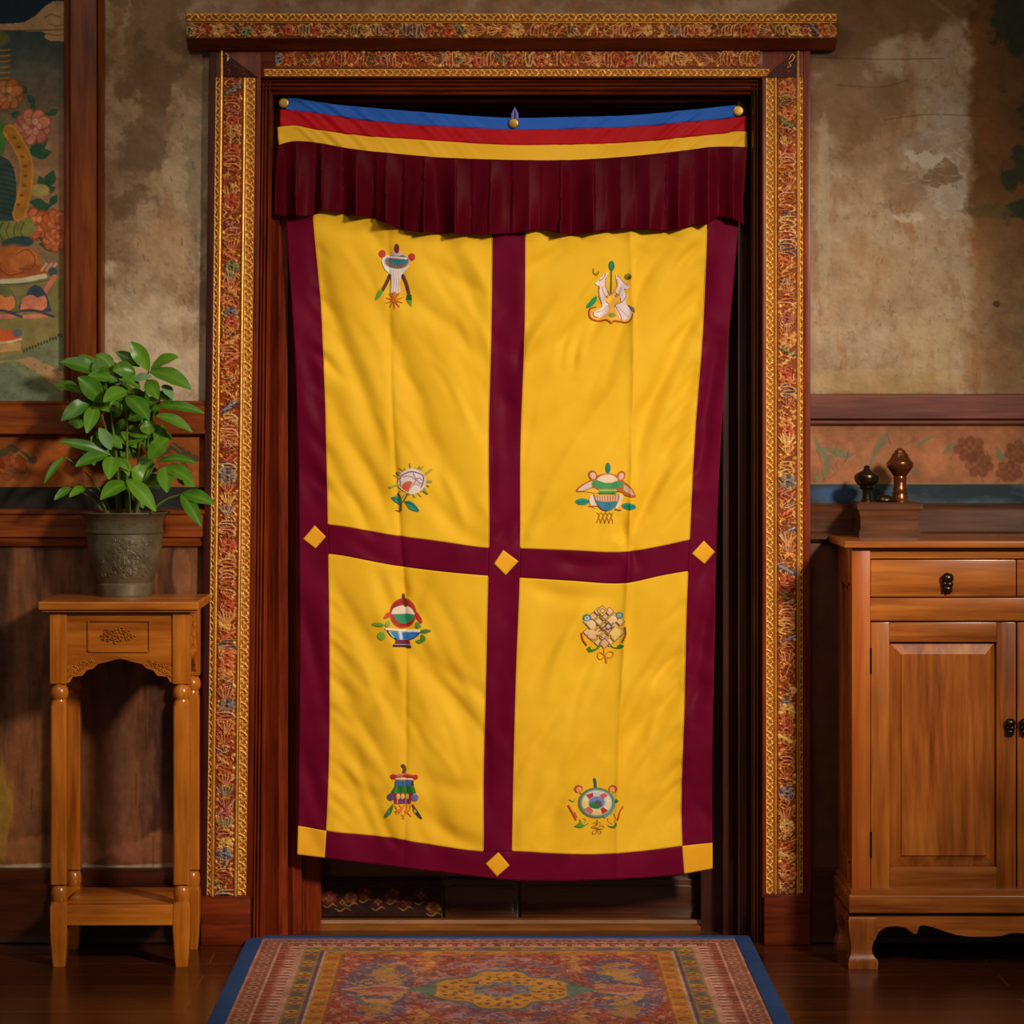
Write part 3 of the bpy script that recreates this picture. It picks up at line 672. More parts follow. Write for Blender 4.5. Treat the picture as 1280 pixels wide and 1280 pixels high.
GOLD = (200, 126, 46); GOLDL = (232, 172, 86); DRED = (132, 52, 18)
PAL = [((150, 50, 28), (190, 84, 48)), ((84, 72, 74), (132, 118, 112)), ((176, 98, 46), (214, 146, 80)), ((80, 84, 56), (130, 126, 82)), ((134, 54, 50), (180, 96, 80)), ((72, 66, 86), (140, 128, 132)), ((164, 66, 30), (206, 112, 58)), ((192, 134, 58), (222, 176, 98))]
def floral(a0, a1, b0, b1, k, seed, bg=DRED, red=0.5):
    """vine of carved flowers along a strip; canvas x runs across the strip, y along it"""
    r = random.Random(seed); c = Canvas(b0, a0, b1, a1, k, bg); w = b1 - b0; m0 = (b0 + b1) / 2; H = 0.0045
    n = vnoise(c.H, c.W, 10, 3, 0.6)[..., None]; c.C = c.C * (0.7 + 0.6 * n)
    u = lambda v: r.uniform(-v, v)
    OUT = [(214, 160, 92), (226, 190, 140), (150, 96, 48), (196, 140, 70)]
    a = a0 + 4
    while a < a1 + 4:
        st = r.uniform(10, 15.5); cA, cB = PAL[r.choice((0, 1, 2, 3, 4, 5, 6, 6, 0, 2, 7, 0))]; s = r.choice((-1, 1)); m = m0 + u(.07 * w)
        for e in (-1, 1):                      # leaves and buds along both edges
            x = m0 + e * (w / 2 - 2.2)
            for j in range(2):
                if r.random() < .3: continue
                yy = a + r.uniform(-.5, .5) * st; g_ = GOLDL if r.random() < .4 else GOLD
                if r.random() < .5: c.ell(x - e * r.uniform(0, 2), yy, r.uniform(1.5, 2.9), r.uniform(1.6, 3.6), g_, u(1), H, 0.8)
                else: c.line([(x, yy - 5), (x - e * r.uniform(2, 5), yy - 1), (x - e * r.uniform(0, 2), yy + 3), (x - e * r.uniform(3, 6), yy + 6)], r.uniform(1.2, 2.4), g_, H * .8, 0.8, taper=True)
        kind = r.randrange(5); R = w * r.uniform(.30, .42)
        if kind == 0:
            for j in range(9):
                t = j * .698 + u(.2); c.ell(m + R * .72 * math.cos(t), a + R * .72 * math.sin(t), R * .42, R * .3, cA if j % 2 else cB, t, H)
            for j in range(6):
                t = j * 1.05 + u(.3); c.ell(m + R * .32 * math.cos(t), a + R * .32 * math.sin(t), R * .26, R * .18, cB if j % 2 else cA, t + 1.2, H * 1.3)
            for j in range(3): c.line([(m + R * (1 - .3 * j) * math.cos(t + j), a + R * (1 - .3 * j) * math.sin(t + j)) for t in np.linspace(0, r.uniform(2, 4), 8)], .8, r.choice(OUT), H * 1.2, .3)
        elif kind == 1:
            for j, t in enumerate((-1.2, -.8, -.4, 0, .4, .8, 1.2)):
                c.line([(m, a + R * .8), (m + R * .7 * math.sin(t), a), (m + R * 1.15 * math.sin(t), a - R * 1.1 * math.cos(t * .8))], R * .26, cA if j % 2 else cB, H, taper=True)
                c.line([(m, a + R * .8), (m + R * .8 * math.sin(t), a), (m + R * 1.3 * math.sin(t), a - R * 1.1 * math.cos(t * .8))], .8, r.choice(OUT), H * 1.2, .2)
            c.ell(m, a + R * .8, R * .6, R * .26, GOLD, 0, H, .8)
        elif kind == 2:
            for j in range(4):
                yy = a - st * .5 + st * j / 3; e = 1 if j % 2 else -1
                c.line([(m - e * R * .8, yy - 4), (m + e * R * .4, yy - 3), (m + e * R, yy + 2), (m + e * R * .3, yy + 4), (m + e * R * .2, yy)], R * .28, cA if j < 2 else cB, H, taper=True)
                c.line([(m - e * R, yy - 4), (m + e * R * .5, yy - 4), (m + e * R * 1.15, yy + 2), (m + e * R * .3, yy + 5)], .9, r.choice(OUT), H * 1.2, .3)
        elif kind == 3:
            for j in range(-3, 4):
                c.ell(m + s * j * R * .3, a + j * st * .13, R * .62, R * .2, cA if j % 2 else cB, s * .7 + (1.1 if j % 2 else 0) + u(.3), H)
                if j % 2: c.line([(m + s * j * R * .3 - R * .6, a + j * 3 + 3), (m + s * j * R * .3, a + j * 3), (m + s * j * R * .3 + R * .7, a + j * 3 - 2)], .8, r.choice(OUT), H * 1.2, .2)
        else:
            for j in range(7):
                c.ell(m + u(R), a + u(st * .45), R * r.uniform(.2, .45), R * r.uniform(.14, .3), r.choice((cA, cB, GOLD, (120, 44, 24))), u(1.5), H)
            for j in range(3): c.line([(m + u(R), a + u(8)), (m + u(R), a + u(8)), (m + u(R), a + u(8))], .9, r.choice(OUT), H * 1.2, .3)
        c.line([(m - s * w * .36, a + st * .3), (m - s * 2, a + st * .42), (m + s * 2, a + st * .58), (m + s * w * .36, a + st * .66)], r.uniform(1, 1.8), GOLD, H * .9, .8, taper=True)
        for j in range(4): c.ell(m0 + u(.4 * w), a + st * .5 + u(5), r.uniform(.8, 1.6), r.uniform(.8, 1.6), r.choice((GOLDL, GOLD, (196, 98, 60))), 0, H, .7)
        a += st
    return c
def gilt(a0, a1, b0, b1, k, seed, dark=(176, 102, 32)):
    r = random.Random(seed); c = Canvas(b0, a0, b1, a1, k, dark); w = b1 - b0; m = (b0 + b1) / 2; H = 0.0036
    c.g[:] = 0.5; a = a0
    while a < a1:
        s = 1 if int((a - a0) / 9) % 2 else -1
        c.line([(m - s * w * 0.42, a - 4), (m + s * w * 0.1, a - 1), (m + s * w * 0.36, a + 4), (m, a + 7), (m - s * w * 0.2, a + 4)], w * 0.2, GOLDL, H, 0.9)
        c.ell(m + s * w * 0.18, a + 1.5, w * 0.13, w * 0.11, GOLD, 0, H, 0.9); c.ell(m - s * w * 0.3, a + 3, w * 0.15, w * 0.3, GOLDL if r.random() < 0.5 else GOLD, 0.4 * s, H, 0.9)
        a += r.uniform(7.5, 9.5)
    c.line([(b0 + 0.8, a0), (b0 + 0.8, a1)], 1.4, GOLDL, H, 0.9, sm=False); c.line([(b1 - 0.8, a0), (b1 - 0.8, a1)], 1.2, GOLD, H, 0.9, sm=False)
    return c
def lean_map(y):
    f = flat(y)
    def m(a, b):
        x, yy, z = f(a, b); return x - 0.0245 * np.clip((2.20 - z) / 2.20, 0, 1.3), yy, z
    return m
def bead(name, px, y, py0, py1, r, parent, ln=False, axis='z'):
    bm = NB(); n = 60
    pts = [(X(px, y), y, z) for z in np.linspace(Z(py1, y), Z(py0, y), n)] if axis == 'z' else [(x, y, Z(px, y)) for x in np.linspace(X(py0, y), X(py1, y), n)]
    tube(bm, pts, [r * (1 + 0.08 * math.sin(i * 2.1)) for i in range(n)], 8)
    if ln: shift(bm, lean)
    return obj(name, bm, M['gilt'], parent)
floral(97, 1119, 278.5, 304, 1.7, 21).build('carved_flower_strip', M['paint_relief'], cas_l, lean_map(-0.031), skirt=0.004)
gilt(97, 1119, 308, 320, 1.9, 3).build('gilt_scroll_strip', M['paint_relief'], cas_l, lean_map(-0.031), skirt=0.004)
gilt(97, 1119, 269.5, 275.5, 1.7, 4, (120, 62, 20)).build('gilt_scroll_strip', M['paint_relief'], cas_l, lean_map(-0.032), skirt=0.004)
bead('gilt_bead', 277, -0.032, 58, 1120, 0.0036, cas_l, True); bead('gilt_bead', 305.8, -0.032, 97, 1120, 0.0036, cas_l, True)
floral(97, 1117, 971.5, 996, 1.7, 47).build('carved_flower_strip', M['paint_relief'], cas_r, flat(-0.031), skirt=0.004)
gilt(97, 1117, 957, 967.5, 1.9, 6).build('gilt_scroll_strip', M['paint_relief'], cas_r, flat(-0.031), skirt=0.004)
gilt(97, 1117, 999, 1004, 1.7, 7, (130, 76, 22)).build('gilt_scroll_strip', M['paint_relief'], cas_r, flat(-0.032), skirt=0.004)
bead('gilt_bead', 969.5, -0.032, 97, 1118, 0.0034, cas_r); bead('gilt_bead', 997.5, -0.032, 58, 1118, 0.0034, cas_r)
swap = lambda f: (lambda a, b: f(b, a))
floral(344, 950, 63, 85, 1.7, 77).build('carved_flower_strip', M['paint_relief'], cas_h, swap(flat(-0.031)), skirt=0.004, flip=True)
gilt(330, 962, 86, 96, 1.9, 8).build('gilt_scroll_strip', M['paint_relief'], cas_h, swap(flat(-0.031)), skirt=0.004, flip=True)
# mitred corner carvings
for nm, (p, par) in enumerate(((((279, 64), (300, 80), (322, 96), (279, 96)), cas_l), (((996, 64), (972, 82), (956, 97), (996, 97)), cas_r))):
    bm = NB(); prism(bm, [(X(a, -.032), Z(b, -.032)) for a, b in p], 'y', -0.036, -0.028)
    co = obj('mitre_corner', bm, M['purple'], par, smooth=False)
    c = Canvas(min(q[0] for q in p), 64, max(q[0] for q in p), 97, 2.0, (70, 28, 20))
    r = random.Random(nm + 5); sg = 1 if nm == 0 else -1; x0 = 279 if nm == 0 else 996
    for k in range(16):
        yy = r.uniform(70, 95); xx = x0 + sg * r.uniform(2, max(3, (yy - 66) * 1.1))
        c.line([(xx - 3, yy), (xx, yy - 2.6), (xx + 3, yy), (xx + 1, yy + 2)], 1.3, (128, 58, 40), 0.003)
    if nm: c.line([(986, 74), (990, 68), (993, 71), (990, 76), (986, 79), (989, 82), (985, 84)], 1.6, (220, 176, 120), 0.004, 0.5)
    else: c.line([(282, 66), (285, 70), (284, 76), (287, 72)], 1.8, (226, 184, 130), 0.004, 0.5)
    c.build('corner_scroll', M['paint_relief'], co, flat(-0.0362), masked=True)
# overdoor beam
beam = thing('lintel_beam', 'long carved and gilded beam across the top of the door surround', 'lintel', (X(640), -0.05, Z(56, -.09)))
yb = -0.095
bm = NB()
prism(bm, [(0.0, Z(16, yb)), (-0.060, Z(16, yb)), (yb + 0.004, Z(19, yb)), (yb + 0.004, Z(26, yb)), (yb + 0.012, Z(28, yb)), (yb + 0.012, Z(47, yb)), (-0.060, Z(55, yb)), (-0.045, Z(59, yb)), (0.0, Z(59, yb))], 'x', X(232, yb), X(1047, yb))
bo = obj('beam', bm, M['casing_h'], beam, angle=25)
def tilt_map(y): return swap(flat(y))
gilt(233, 1046, 17, 27, 1.6, 12, (140, 78, 22)).build('gilt_scroll_band', M['paint_relief'], beam, tilt_map(yb), skirt=0.006, flip=True)
floral(233, 1046, 28, 48, 1.6, 99, (112, 52, 20)).build('carved_flower_band', M['paint_relief'], beam, tilt_map(yb + 0.008), skirt=0.006, flip=True)
bm = NB(); tube(bm, [(x, yb + 0.006, Z(27.6, yb)) for x in np.linspace(X(233, yb), X(1046, yb), 50)], 0.0026, 6)
obj('gilt_bead', bm, M['gilt'], beam)
# ================================================================== the curtain
YC = 0.035                      # plane the curtain hangs in, inside the door surround
SCU = S(YC)
XLs = {0: [(200, 356), (290, 358), (418, 367), (562, 372), (696, 374), (865, 374), (1034, 372), (1070, 371)],
       1: [(200, 388), (271, 391.5), (382, 401), (490, 406), (605, 409), (655, 410), (692, 410.5), (850, 412), (962, 411), (1037, 408), (1073, 405.5)],
       2: [(200, 615), (294, 615), (404, 614), (547, 610.5), (684, 611), (719, 610), (850, 607), (977, 604), (1064, 604), (1100, 603)],
       3: [(200, 657), (294, 657), (417, 656), (560, 651), (684, 650.5), (722, 650), (827, 646), (977, 642), (1064, 640.5), (1100, 640)],
       4: [(200, 886), (284, 884), (410, 879), (541, 869), (674, 862), (715, 860), (865, 856), (1058, 853), (1092, 855.5)],
       5: [(200, 928), (288, 923), (372, 916), (500, 905), (654, 897), (790, 894), (940, 891), (1086, 891)]}
YHs = {0: [(340, 215), (640, 230), (940, 215)],
       1: [(371, 655), (410, 656), (491, 669), (556, 677.5), (611, 685), (651, 685.5), (714, 688), (785, 689.5), (830, 682), (862, 675), (900, 671)],
       2: [(371, 690), (411, 692.5), (497, 707.5), (610, 719.5), (650, 722), (714, 726), (785, 728.5), (830, 719), (860, 714), (900, 712)],
       3: [(371, 1033), (408, 1039), (490, 1048), (550, 1058), (604, 1064.5), (641, 1064), (695, 1067), (770, 1067), (853, 1058), (892, 1054)],
       4: [(371, 1069), (407, 1073), (490, 1083), (565, 1092), (602, 1096.5), (640, 1100), (695, 1101), (770, 1099), (854, 1093), (892, 1086)]}
def xline(i, y): return smooth_interp(y, XLs[i])
def yline(j, x): return smooth_interp(x, YHs[j])
# soft folds: (path, depth in m, width in px); a positive depth is a trough
FOLDS = [
    ([(392, 300), (402, 350), (430, 432), (459, 504), (487, 583)], 0.0062, 8),
    ([(440, 300), (480, 400), (520, 497), (541, 558), (590, 640)], 0.0052, 10),
    ([(500, 350), (530, 385), (563, 410), (606, 450)], 0.0045, 8),
    ([(408, 475), (426, 533), (462, 594), (490, 640)], 0.0055, 8),
    ([(405, 560), (430, 610), (470, 660)], 0.0035, 7),
    ([(525, 610), (560, 650), (600, 680)], 0.0040, 8), ([(450, 275), (470, 300), (500, 340)], 0.0035, 6),
    ([(405, 275), (440, 290), (600, 305)], 0.003, 8),
    ([(540, 330), (575, 350), (612, 372)], 0.003, 7), ([(520, 520), (548, 590), (560, 660)], 0.0036, 9),
    ([(512, 815), (530, 835), (561, 872), (602, 929)], 0.0060, 8),
    ([(520, 805), (555, 838), (604, 870)], 0.0032, 7),
    ([(414, 730), (440, 770), (465, 812)], 0.0040, 7), ([(415, 842), (445, 902), (486, 951)], 0.0052, 9),
    ([(490, 825), (476, 860), (455, 900)], 0.0042, 8), ([(412, 900), (440, 945), (485, 985)], 0.0050, 9),
    ([(410, 960), (440, 985), (480, 1000)], 0.0038, 8), ([(525, 1010), (555, 1040), (602, 1060)], 0.0055, 8),
    ([(500, 720), (505, 750), (508, 790)], 0.0058, 6), ([(470, 712), (480, 740), (495, 775)], 0.0036, 6), ([(535, 725), (520, 755), (512, 780)], 0.0036, 6),
    ([(410, 800), (430, 850), (470, 920)], 0.0030, 10), ([(440, 1020), (470, 1000), (490, 985)], 0.0034, 7), ([(530, 970), (560, 985), (604, 990)], 0.0032, 8),
    ([(882, 335), (870, 385), (845, 440), (807, 522), (790, 590)], 0.0072, 9),
    ([(874, 430), (850, 520), (820, 600), (795, 670)], 0.0056, 10),
    ([(800, 318), (760, 375), (713, 417), (665, 450)], 0.0050, 9),
    ([(840, 300), (815, 330), (795, 362)], 0.0042, 7), ([(720, 300), (690, 320), (662, 335)], 0.0036, 7),
    ([(780, 420), (730, 500), (660, 560)], 0.0032, 12), ([(740, 600), (700, 640), (660, 665)], 0.0032, 9),
    ([(775, 650), (785, 680), (795, 705)], 0.0036, 6),
    ([(856, 845), (840, 870), (815, 899), (781, 940)], 0.0066, 9), ([(858, 760), (835, 830), (800, 890), (770, 940)], 0.0048, 10),
    ([(755, 800), (720, 850), (680, 930)], 0.0036, 12), ([(795, 750), (760, 800), (735, 860)], 0.003, 10), ([(850, 980), (830, 1010), (800, 1050)], 0.0038, 9),
    ([(700, 1010), (690, 1040), (670, 1060)], 0.0034, 8), ([(660, 730), (700, 745), (760, 748)], 0.0026, 8),
    ([(376, 420), (390, 470), (404, 540)], 0.0045, 7), ([(378, 760), (392, 820), (410, 900)], 0.0045, 7), ([(376, 930), (390, 985), (406, 1030)], 0.004, 7),
    ([(620, 420), (632, 520), (640, 620)], 0.0032, 9), ([(640, 760), (622, 860), (616, 980)], 0.0034, 9),
    ([(900, 420), (886, 500), (874, 600)], 0.0045, 7), ([(890, 740), (876, 820), (866, 900)], 0.004, 7),
    ([(440, 675), (470, 695), (500, 705)], 0.003, 6), ([(700, 700), (730, 708), (770, 705)], 0.003, 6),
    # pressed creases down the middle of each half
    ([(485, 270), (487, 400), (490, 520), (500, 666), (506, 760), (507, 950), (505, 1085)], 0.0050, 4.0),
    ([(785, 200), (792, 447), (787, 683), (784, 740), (774, 940), (771, 1100)], -0.0042, 4.0)]
rf = random.Random(12)
PAN = ((392, 610, 300, 660, 1), (412, 604, 715, 1045, 1), (654, 872, 300, 670, -1), (644, 854, 730, 1055, -1))
for x0, x1, y0, y1, s in PAN:          # short fine wrinkles that follow the pull of the cloth
    for k in range(34):
        L_ = rf.uniform(40, 150); sl = s * rf.uniform(.25, .75); px = rf.uniform(x0, x1); py = rf.uniform(y0, y1 - 30)
        q = [(px + sl * L_ * t + s * 6 * math.sin(3 * t), py + L_ * t) for t in (0, .33, .66, 1)]
        q = [(min(max(a, x0 - 4), x1 + 4), min(b, y1 + 8)) for a, b in q]
        FOLDS.append((q, rf.choice((-1, 1, 1)) * rf.uniform(.0008, .0021), rf.uniform(4.1, 5.5)))
    ex_ = x0 - 2 if s > 0 else x1 + 2     # seam puckers along the outer edge
    for k in range(16):
        py = rf.uniform(y0, y1 - 20); L_ = rf.uniform(18, 45)
        FOLDS.append(([(ex_, py), (ex_ + s * L_ * .4, py + L_ * .35), (ex_ + s * L_, py + L_)], rf.uniform(.001, .0022), 4.2))
for bx0, bx1 in ((374, 404), (616, 648), (864, 898)):
    for k in range(22):
        py = rf.uniform(290, 1030); s = rf.choice((-1, 1)); L_ = rf.uniform(20, 60); px = (bx0 + bx1) / 2
        FOLDS.append(([(px - s * 12, py), (px, py + L_ * .5), (px + s * 12, py + L_)], rf.uniform(.0006, .0016), rf.uniform(5, 8)))
RNG = np.random.default_rng(3)
GX, GY = np.arange(330, 951, 2.0), np.arange(180, 1121, 2.0)
gx, gy = np.meshgrid(GX, GY)
DEP = np.zeros(gx.shape)
for path, dep, w in FOLDS:
    if path[0][0] > 652: dep *= 1.55          # the right half is pulled into deeper folds
    p = spline(path, 6); ln = len(p) - 1; D = np.full(gx.shape, 1e9); T = np.zeros(gx.shape)
    for i, ((xa, ya), (xb, yb2)) in enumerate(zip(p, p[1:])):
        vx, vy = xb - xa, yb2 - ya; t = np.clip(((gx - xa) * vx + (gy - ya) * vy) / (vx * vx + vy * vy + 1e-9), 0, 1)
        d = np.hypot(gx - xa - t * vx, gy - ya - t * vy); T = np.where(d < D, (i + t) / ln, T); D = np.minimum(D, d)
    DEP += dep * 2.0 * (np.exp(-(D / w)**2 * 0.5) if w > 4 else 0.9 * np.exp(-D / (w * 0.9))) * np.sin(np.pi * np.clip(T * 0.86 + 0.07, 0, 1))**0.7
# broad soft waves following the drape
sg = np.where(gx < 632, 1.0, -1.0)
ph = (gx - 632) * 0.052 - np.abs(gy - 0) * 0.020 * sg
wv = vnoise(gx.shape[0], gx.shape[1], 60, 3, 0.5)
fade = np.clip(np.abs(gx - 632) / 60, 0, 1)
DEP += 0.0026 * np.sin(ph * 1.3 + 5 * wv) * fade + 0.010 * (wv - 0.5)
DEP += 0.0016 * (vnoise(gx.shape[0], gx.shape[1], 10, 2, 0.5) - 0.5)
DEP += 0.012 * ((gx - 632) / 280)**2          # outer edges lie back towards the frame
def depth(px, py):
    u = np.clip((np.asarray(px, float) - GX[0]) / 2.0, 0, len(GX) - 1.001); v = np.clip((np.asarray(py, float) - GY[0]) / 2.0, 0, len(GY) - 1.001)
    i = u.astype(int); j = v.astype(int); a = u - i; b = v - j
    return DEP[j, i] * (1 - a) * (1 - b) + DEP[j, i + 1] * a * (1 - b) + DEP[j + 1, i] * (1 - a) * b + DEP[j + 1, i + 1] * a * b
def on_cloth(a, b, lift=0.0):
    return (a - VX) / SCU, YC + depth(a, b) - lift, CZ - (b - VY) / SCU
cur = thing('door_curtain', 'yellow door curtain with maroon borders and embroidered emblems, hung in the carved doorway', 'curtain', (X(632, YC), YC, Z(1098, YC)))
def solid(o, t=0.0016, off=1.0):
    m = o.modifiers.new('thickness', 'SOLIDIFY'); m.thickness = t; m.offset = off
    return o
def patch(name, fl, fr, ft, fb, nx, ny, m, lift=0.0, parent=None, off=-1.0):
    u = np.linspace(0, 1, nx + 1)[None, :]; v = np.linspace(0, 1, ny + 1)[:, None]
    x = np.full((ny + 1, nx + 1), 600.0); y = np.full((ny + 1, nx + 1), 600.0)
    for _ in range(8):
        x = fl(y) * (1 - u) + fr(y) * u; y = ft(x) * (1 - v) + fb(x) * v
    P = np.stack(on_cloth(x, y, lift), -1).reshape(-1, 3)
    idx = np.arange(P.shape[0]).reshape(ny + 1, nx + 1)
    q = np.stack([idx[:-1, :-1], idx[1:, :-1], idx[1:, 1:], idx[:-1, 1:]], -1).reshape(-1, 4)
    o = link_mesh(name, grid_mesh(name, P, q), m, parent or cur)
    return solid(o, 0.0016, off)
xl = lambda i: (lambda y: xline(i, y)); yl = lambda j: (lambda x: yline(j, x))
for i in (1, 3):
    patch('yellow_panel', xl(i), xl(i + 1), yl(0), yl(1), 110, 220, M['yellow'])
    patch('yellow_panel', xl(i), xl(i + 1), yl(2), yl(3), 110, 170, M['yellow'])
    o = patch('cross_band', xl(i), xl(i + 1), yl(1), yl(2), 110, 18, M['maroon'], 0.0004)
patch('side_band', xl(0), xl(1), yl(0), yl(3), 20, 380, M['maroon'], 0.0003)
patch('side_band', xl(4), xl(5), yl(0), yl(3), 20, 380, M['maroon'], 0.0003)
patch('centre_band', xl(2), xl(3), yl(0), yl(3), 20, 380, M['maroon'], 0.0005)
patch('bottom_band', xl(1), xl(4), yl(3), yl(4), 220, 18, M['maroon'], 0.0003)
patch('corner_patch', xl(0), xl(1), yl(3), yl(4), 18, 18, M['gold_cloth'], 0.0006)
patch('corner_patch', xl(4), xl(5), yl(3), yl(4), 18, 18, M['gold_cloth'], 0.0006)
def diamond(cx, cy, pts):
    n = 10; (ax, ay), (bx, by), (cx_, cy_), (dx, dy) = [(cx + p[0], cy + p[1]) for p in pts]
    u, v = np.meshgrid(np.linspace(0, 1, n + 1), np.linspace(0, 1, n + 1))
    x = ax * (1 - u) * (1 - v) + bx * u * (1 - v) + cx_ * u * v + dx * (1 - u) * v
    y = ay * (1 - u) * (1 - v) + by * u * (1 - v) + cy_ * u * v + dy * (1 - u) * v
    P = np.stack(on_cloth(x, y, 0.0014), -1).reshape(-1, 3); idx = np.arange(P.shape[0]).reshape(n + 1, n + 1)
    q = np.stack([idx[:-1, :-1], idx[1:, :-1], idx[1:, 1:], idx[:-1, 1:]], -1).reshape(-1, 4)
    solid(link_mesh('diamond_patch', grid_mesh('diamond_patch', P, q), M['gold_cloth'], cur), 0.001, -1.0)
diamond(393, 672, [(0, -15), (-14.5, 2), (1, 14), (14, -1)])
diamond(632, 703.5, [(-3, -16), (-14.5, 1), (0, 15.5), (16, -2)])
diamond(880, 691, [(0, -15), (-15, 1), (1, 14.5), (14, -1)])
diamond(622, 1080.5, [(1, -15.5), (-15, -1), (-1, 15), (15, 1)])
# --- striped heading and gathered valance
TOPB = [(350, 122), (361, 122), (400, 128.5), (480, 136.5), (545, 142), (600, 146), (642, 148), (700, 147), (780, 145), (865, 137.5), (916, 132), (934, 131)]
BR = [(350, 136.5), (361, 137.5), (445, 149), (505, 155.5), (580, 160), (642, 163), (700, 162), (780, 159.5), (865, 152.5), (934, 145.5)]
RY = [(346, 159.5), (357, 157), (366, 157), (395, 162.5), (445, 169), (520, 175), (580, 179), (640, 182), (700, 181.5), (752, 180.5), (840, 174), (900, 167.5), (926, 164.5), (935, 165.5)]
YV = [(349, 185), (360, 181.5), (382, 180.5), (395, 182), (440, 190), (495, 196), (545, 200.5), (600, 203), (640, 204), (715, 204), (780, 200), (855, 192), (890, 187.5), (934, 187.5)]
VB = [(345, 269), (392, 269), (402, 264.5), (420, 265), (440, 271), (467, 273), (482, 280), (510, 289), (545, 292), (580, 294), (640, 292.5), (662, 290), (675, 288), (705, 294), (727, 293.5), (752, 290), (785, 287.5), (800, 287.5), (830, 289.5), (855, 285.5), (866, 282), (884, 281), (896, 272), (912, 274), (930, 282)]
PLEAT = np.array([346, 358, 372, 394, 404, 428, 446, 470, 482, 505, 530, 548, 570, 590, 612, 640, 660, 676, 700, 716, 742, 758, 776, 792, 812, 832, 848, 866, 884, 900, 916, 934], float)
def val_depth(x, t):
    i = np.clip(np.searchsorted(PLEAT, x) - 1, 0, len(PLEAT) - 2)
    f = np.clip((x - PLEAT[i]) / (PLEAT[i + 1] - PLEAT[i]), 0, 1)
    c = np.where(i % 2 == 0, 1.0, -1.0) * np.cos(np.pi * f)          # alternate ridge and valley
    s = 1.0 - 2.0 * ((1 - c) / 2)**0.62                                # broad ridges, pinched valleys
    k = PLEAT[i] * 0.37
    amp = (0.004 + 0.030 * t**0.9) * (0.6 + 0.4 * np.sin(k))
    return -s * amp * 0.8 + 0.003 * np.sin(x * 0.21 + t * 4) * t
def head(name, fl, fr, ft, fb, nx, ny, m, base, fn=None, t=0.0016):
    u = np.linspace(0, 1, nx + 1)[None, :]; v = np.linspace(0, 1, ny + 1)[:, None]
    x = np.full((ny + 1, nx + 1), 600.0); y = np.full((ny + 1, nx + 1), 200.0)
    for _ in range(8):
        x = fl(y) * (1 - u) + fr(y) * u; y = ft(x) * (1 - v) + fb(x) * v
    d = np.full(x.shape, base) + 0.010 * ((x - 640) / 290)**2
    d = d + (fn(x, v * np.ones_like(x)) if fn else 0)
    P = np.stack([(x - VX) / SCU, YC + d, CZ - (y - VY) / SCU], -1).reshape(-1, 3)
    idx = np.arange(P.shape[0]).reshape(ny + 1, nx + 1)
    q = np.stack([idx[:-1, :-1], idx[1:, :-1], idx[1:, 1:], idx[:-1, 1:]], -1).reshape(-1, 4)
    return solid(link_mesh(name, grid_mesh(name, P, q), m, cur), t, -1.0)
cf = lambda pts: (lambda x: smooth_interp(x, pts))
def pucker(x, v):
    s = np.where(x < 640, 1, -1)
    a = -x * s + v * 22; w = np.sin(a * 0.075 + 3 * np.sin(x * 0.013)) + 0.6 * np.sin(a * 0.19 + 2 * np.sin(x * 0.031 + 1)) + 0.35 * np.sin(a * 0.41 + 4 * np.sin(x * 0.017))
    g = np.clip(np.abs(x - 640) / 170, 0.15, 1) * (0.5 + 0.5 * np.sin(x * 0.027 + 0.6)**2)
    return 0.0042 * g * np.minimum(w, 0.4)
le = lambda pts: (lambda y: interp(y, pts))
head('blue_stripe', le([(120, 359), (140, 357)]), le([(120, 920), (150, 920)]), cf(TOPB), cf(BR), 220, 8, M['blue'], -0.014, pucker)
head('red_stripe', le([(135, 350), (160, 350)]), le([(140, 934), (170, 934)]), cf(BR), cf(RY), 220, 10, M['red'], -0.0145, pucker)
head('yellow_stripe', le([(156, 346.5), (186, 349)]), le([(160, 934), (190, 934)]), cf(RY), cf(YV), 220, 10, M['stripe_yellow'], -0.015, pucker)
head('valance', le([(180, 349), (230, 346), (275, 345)]), le([(185, 934), (255, 929), (285, 930)]), lambda x: cf(YV)(x) - 3, cf(VB), 420, 50, M['valance'], -0.030, val_depth)
# round brass-coloured tabs it hangs from
for px, py, r in ((355, 129, 6.5), (642, 155, 6.5), (922.5, 139, 6.8)):
    bm = NB(); cy_ = YC - 0.020 + 0.010 * ((px - 640) / 290)**2
    prof = [(0.0, -0.0022), (0.6, -0.0021), (0.88, -0.0016), (0.97, -0.0006), (1.0, 0.001), (0.96, 0.003), (0.0, 0.003)]
    R = r / SCU; cx_, cz_ = X(px, YC), Z(py, YC); rings = []
    for a, b in prof:
        rings.append([bm.verts.new((cx_ + a * R * math.cos(t), cy_ + b, cz_ + a * R * math.sin(t))) for t in np.linspace(0, 2 * math.pi, 24, endpoint=False)] if a else [bm.verts.new((cx_, cy_ + b, cz_))])
    for a, b in zip(rings, rings[1:]):
        for k in range(24):
            k2 = (k + 1) % 24
            if len(a) == 1: bm.faces.new((a[0], b[k], b[k2]))
            elif len(b) == 1: bm.faces.new((a[k], a[k2], b[0]))
            else: bm.faces.new((a[k], a[k2], b[k2], b[k]))
    obj('hanging_tab', bm, M['brass'], cur)
bm = NB(); tube(bm, [(X(640.5, YC), YC - 0.012, Z(151, YC)), (X(641, YC), YC - 0.012, Z(143, YC)), (X(643.5, YC), YC - 0.008, Z(136, YC)), (X(646, YC), YC - 0.012, Z(143, YC)), (X(646, YC), YC - 0.012, Z(150, YC))], 0.0045, 8)
obj('hanging_loop', bm, M['lavender'], cur)
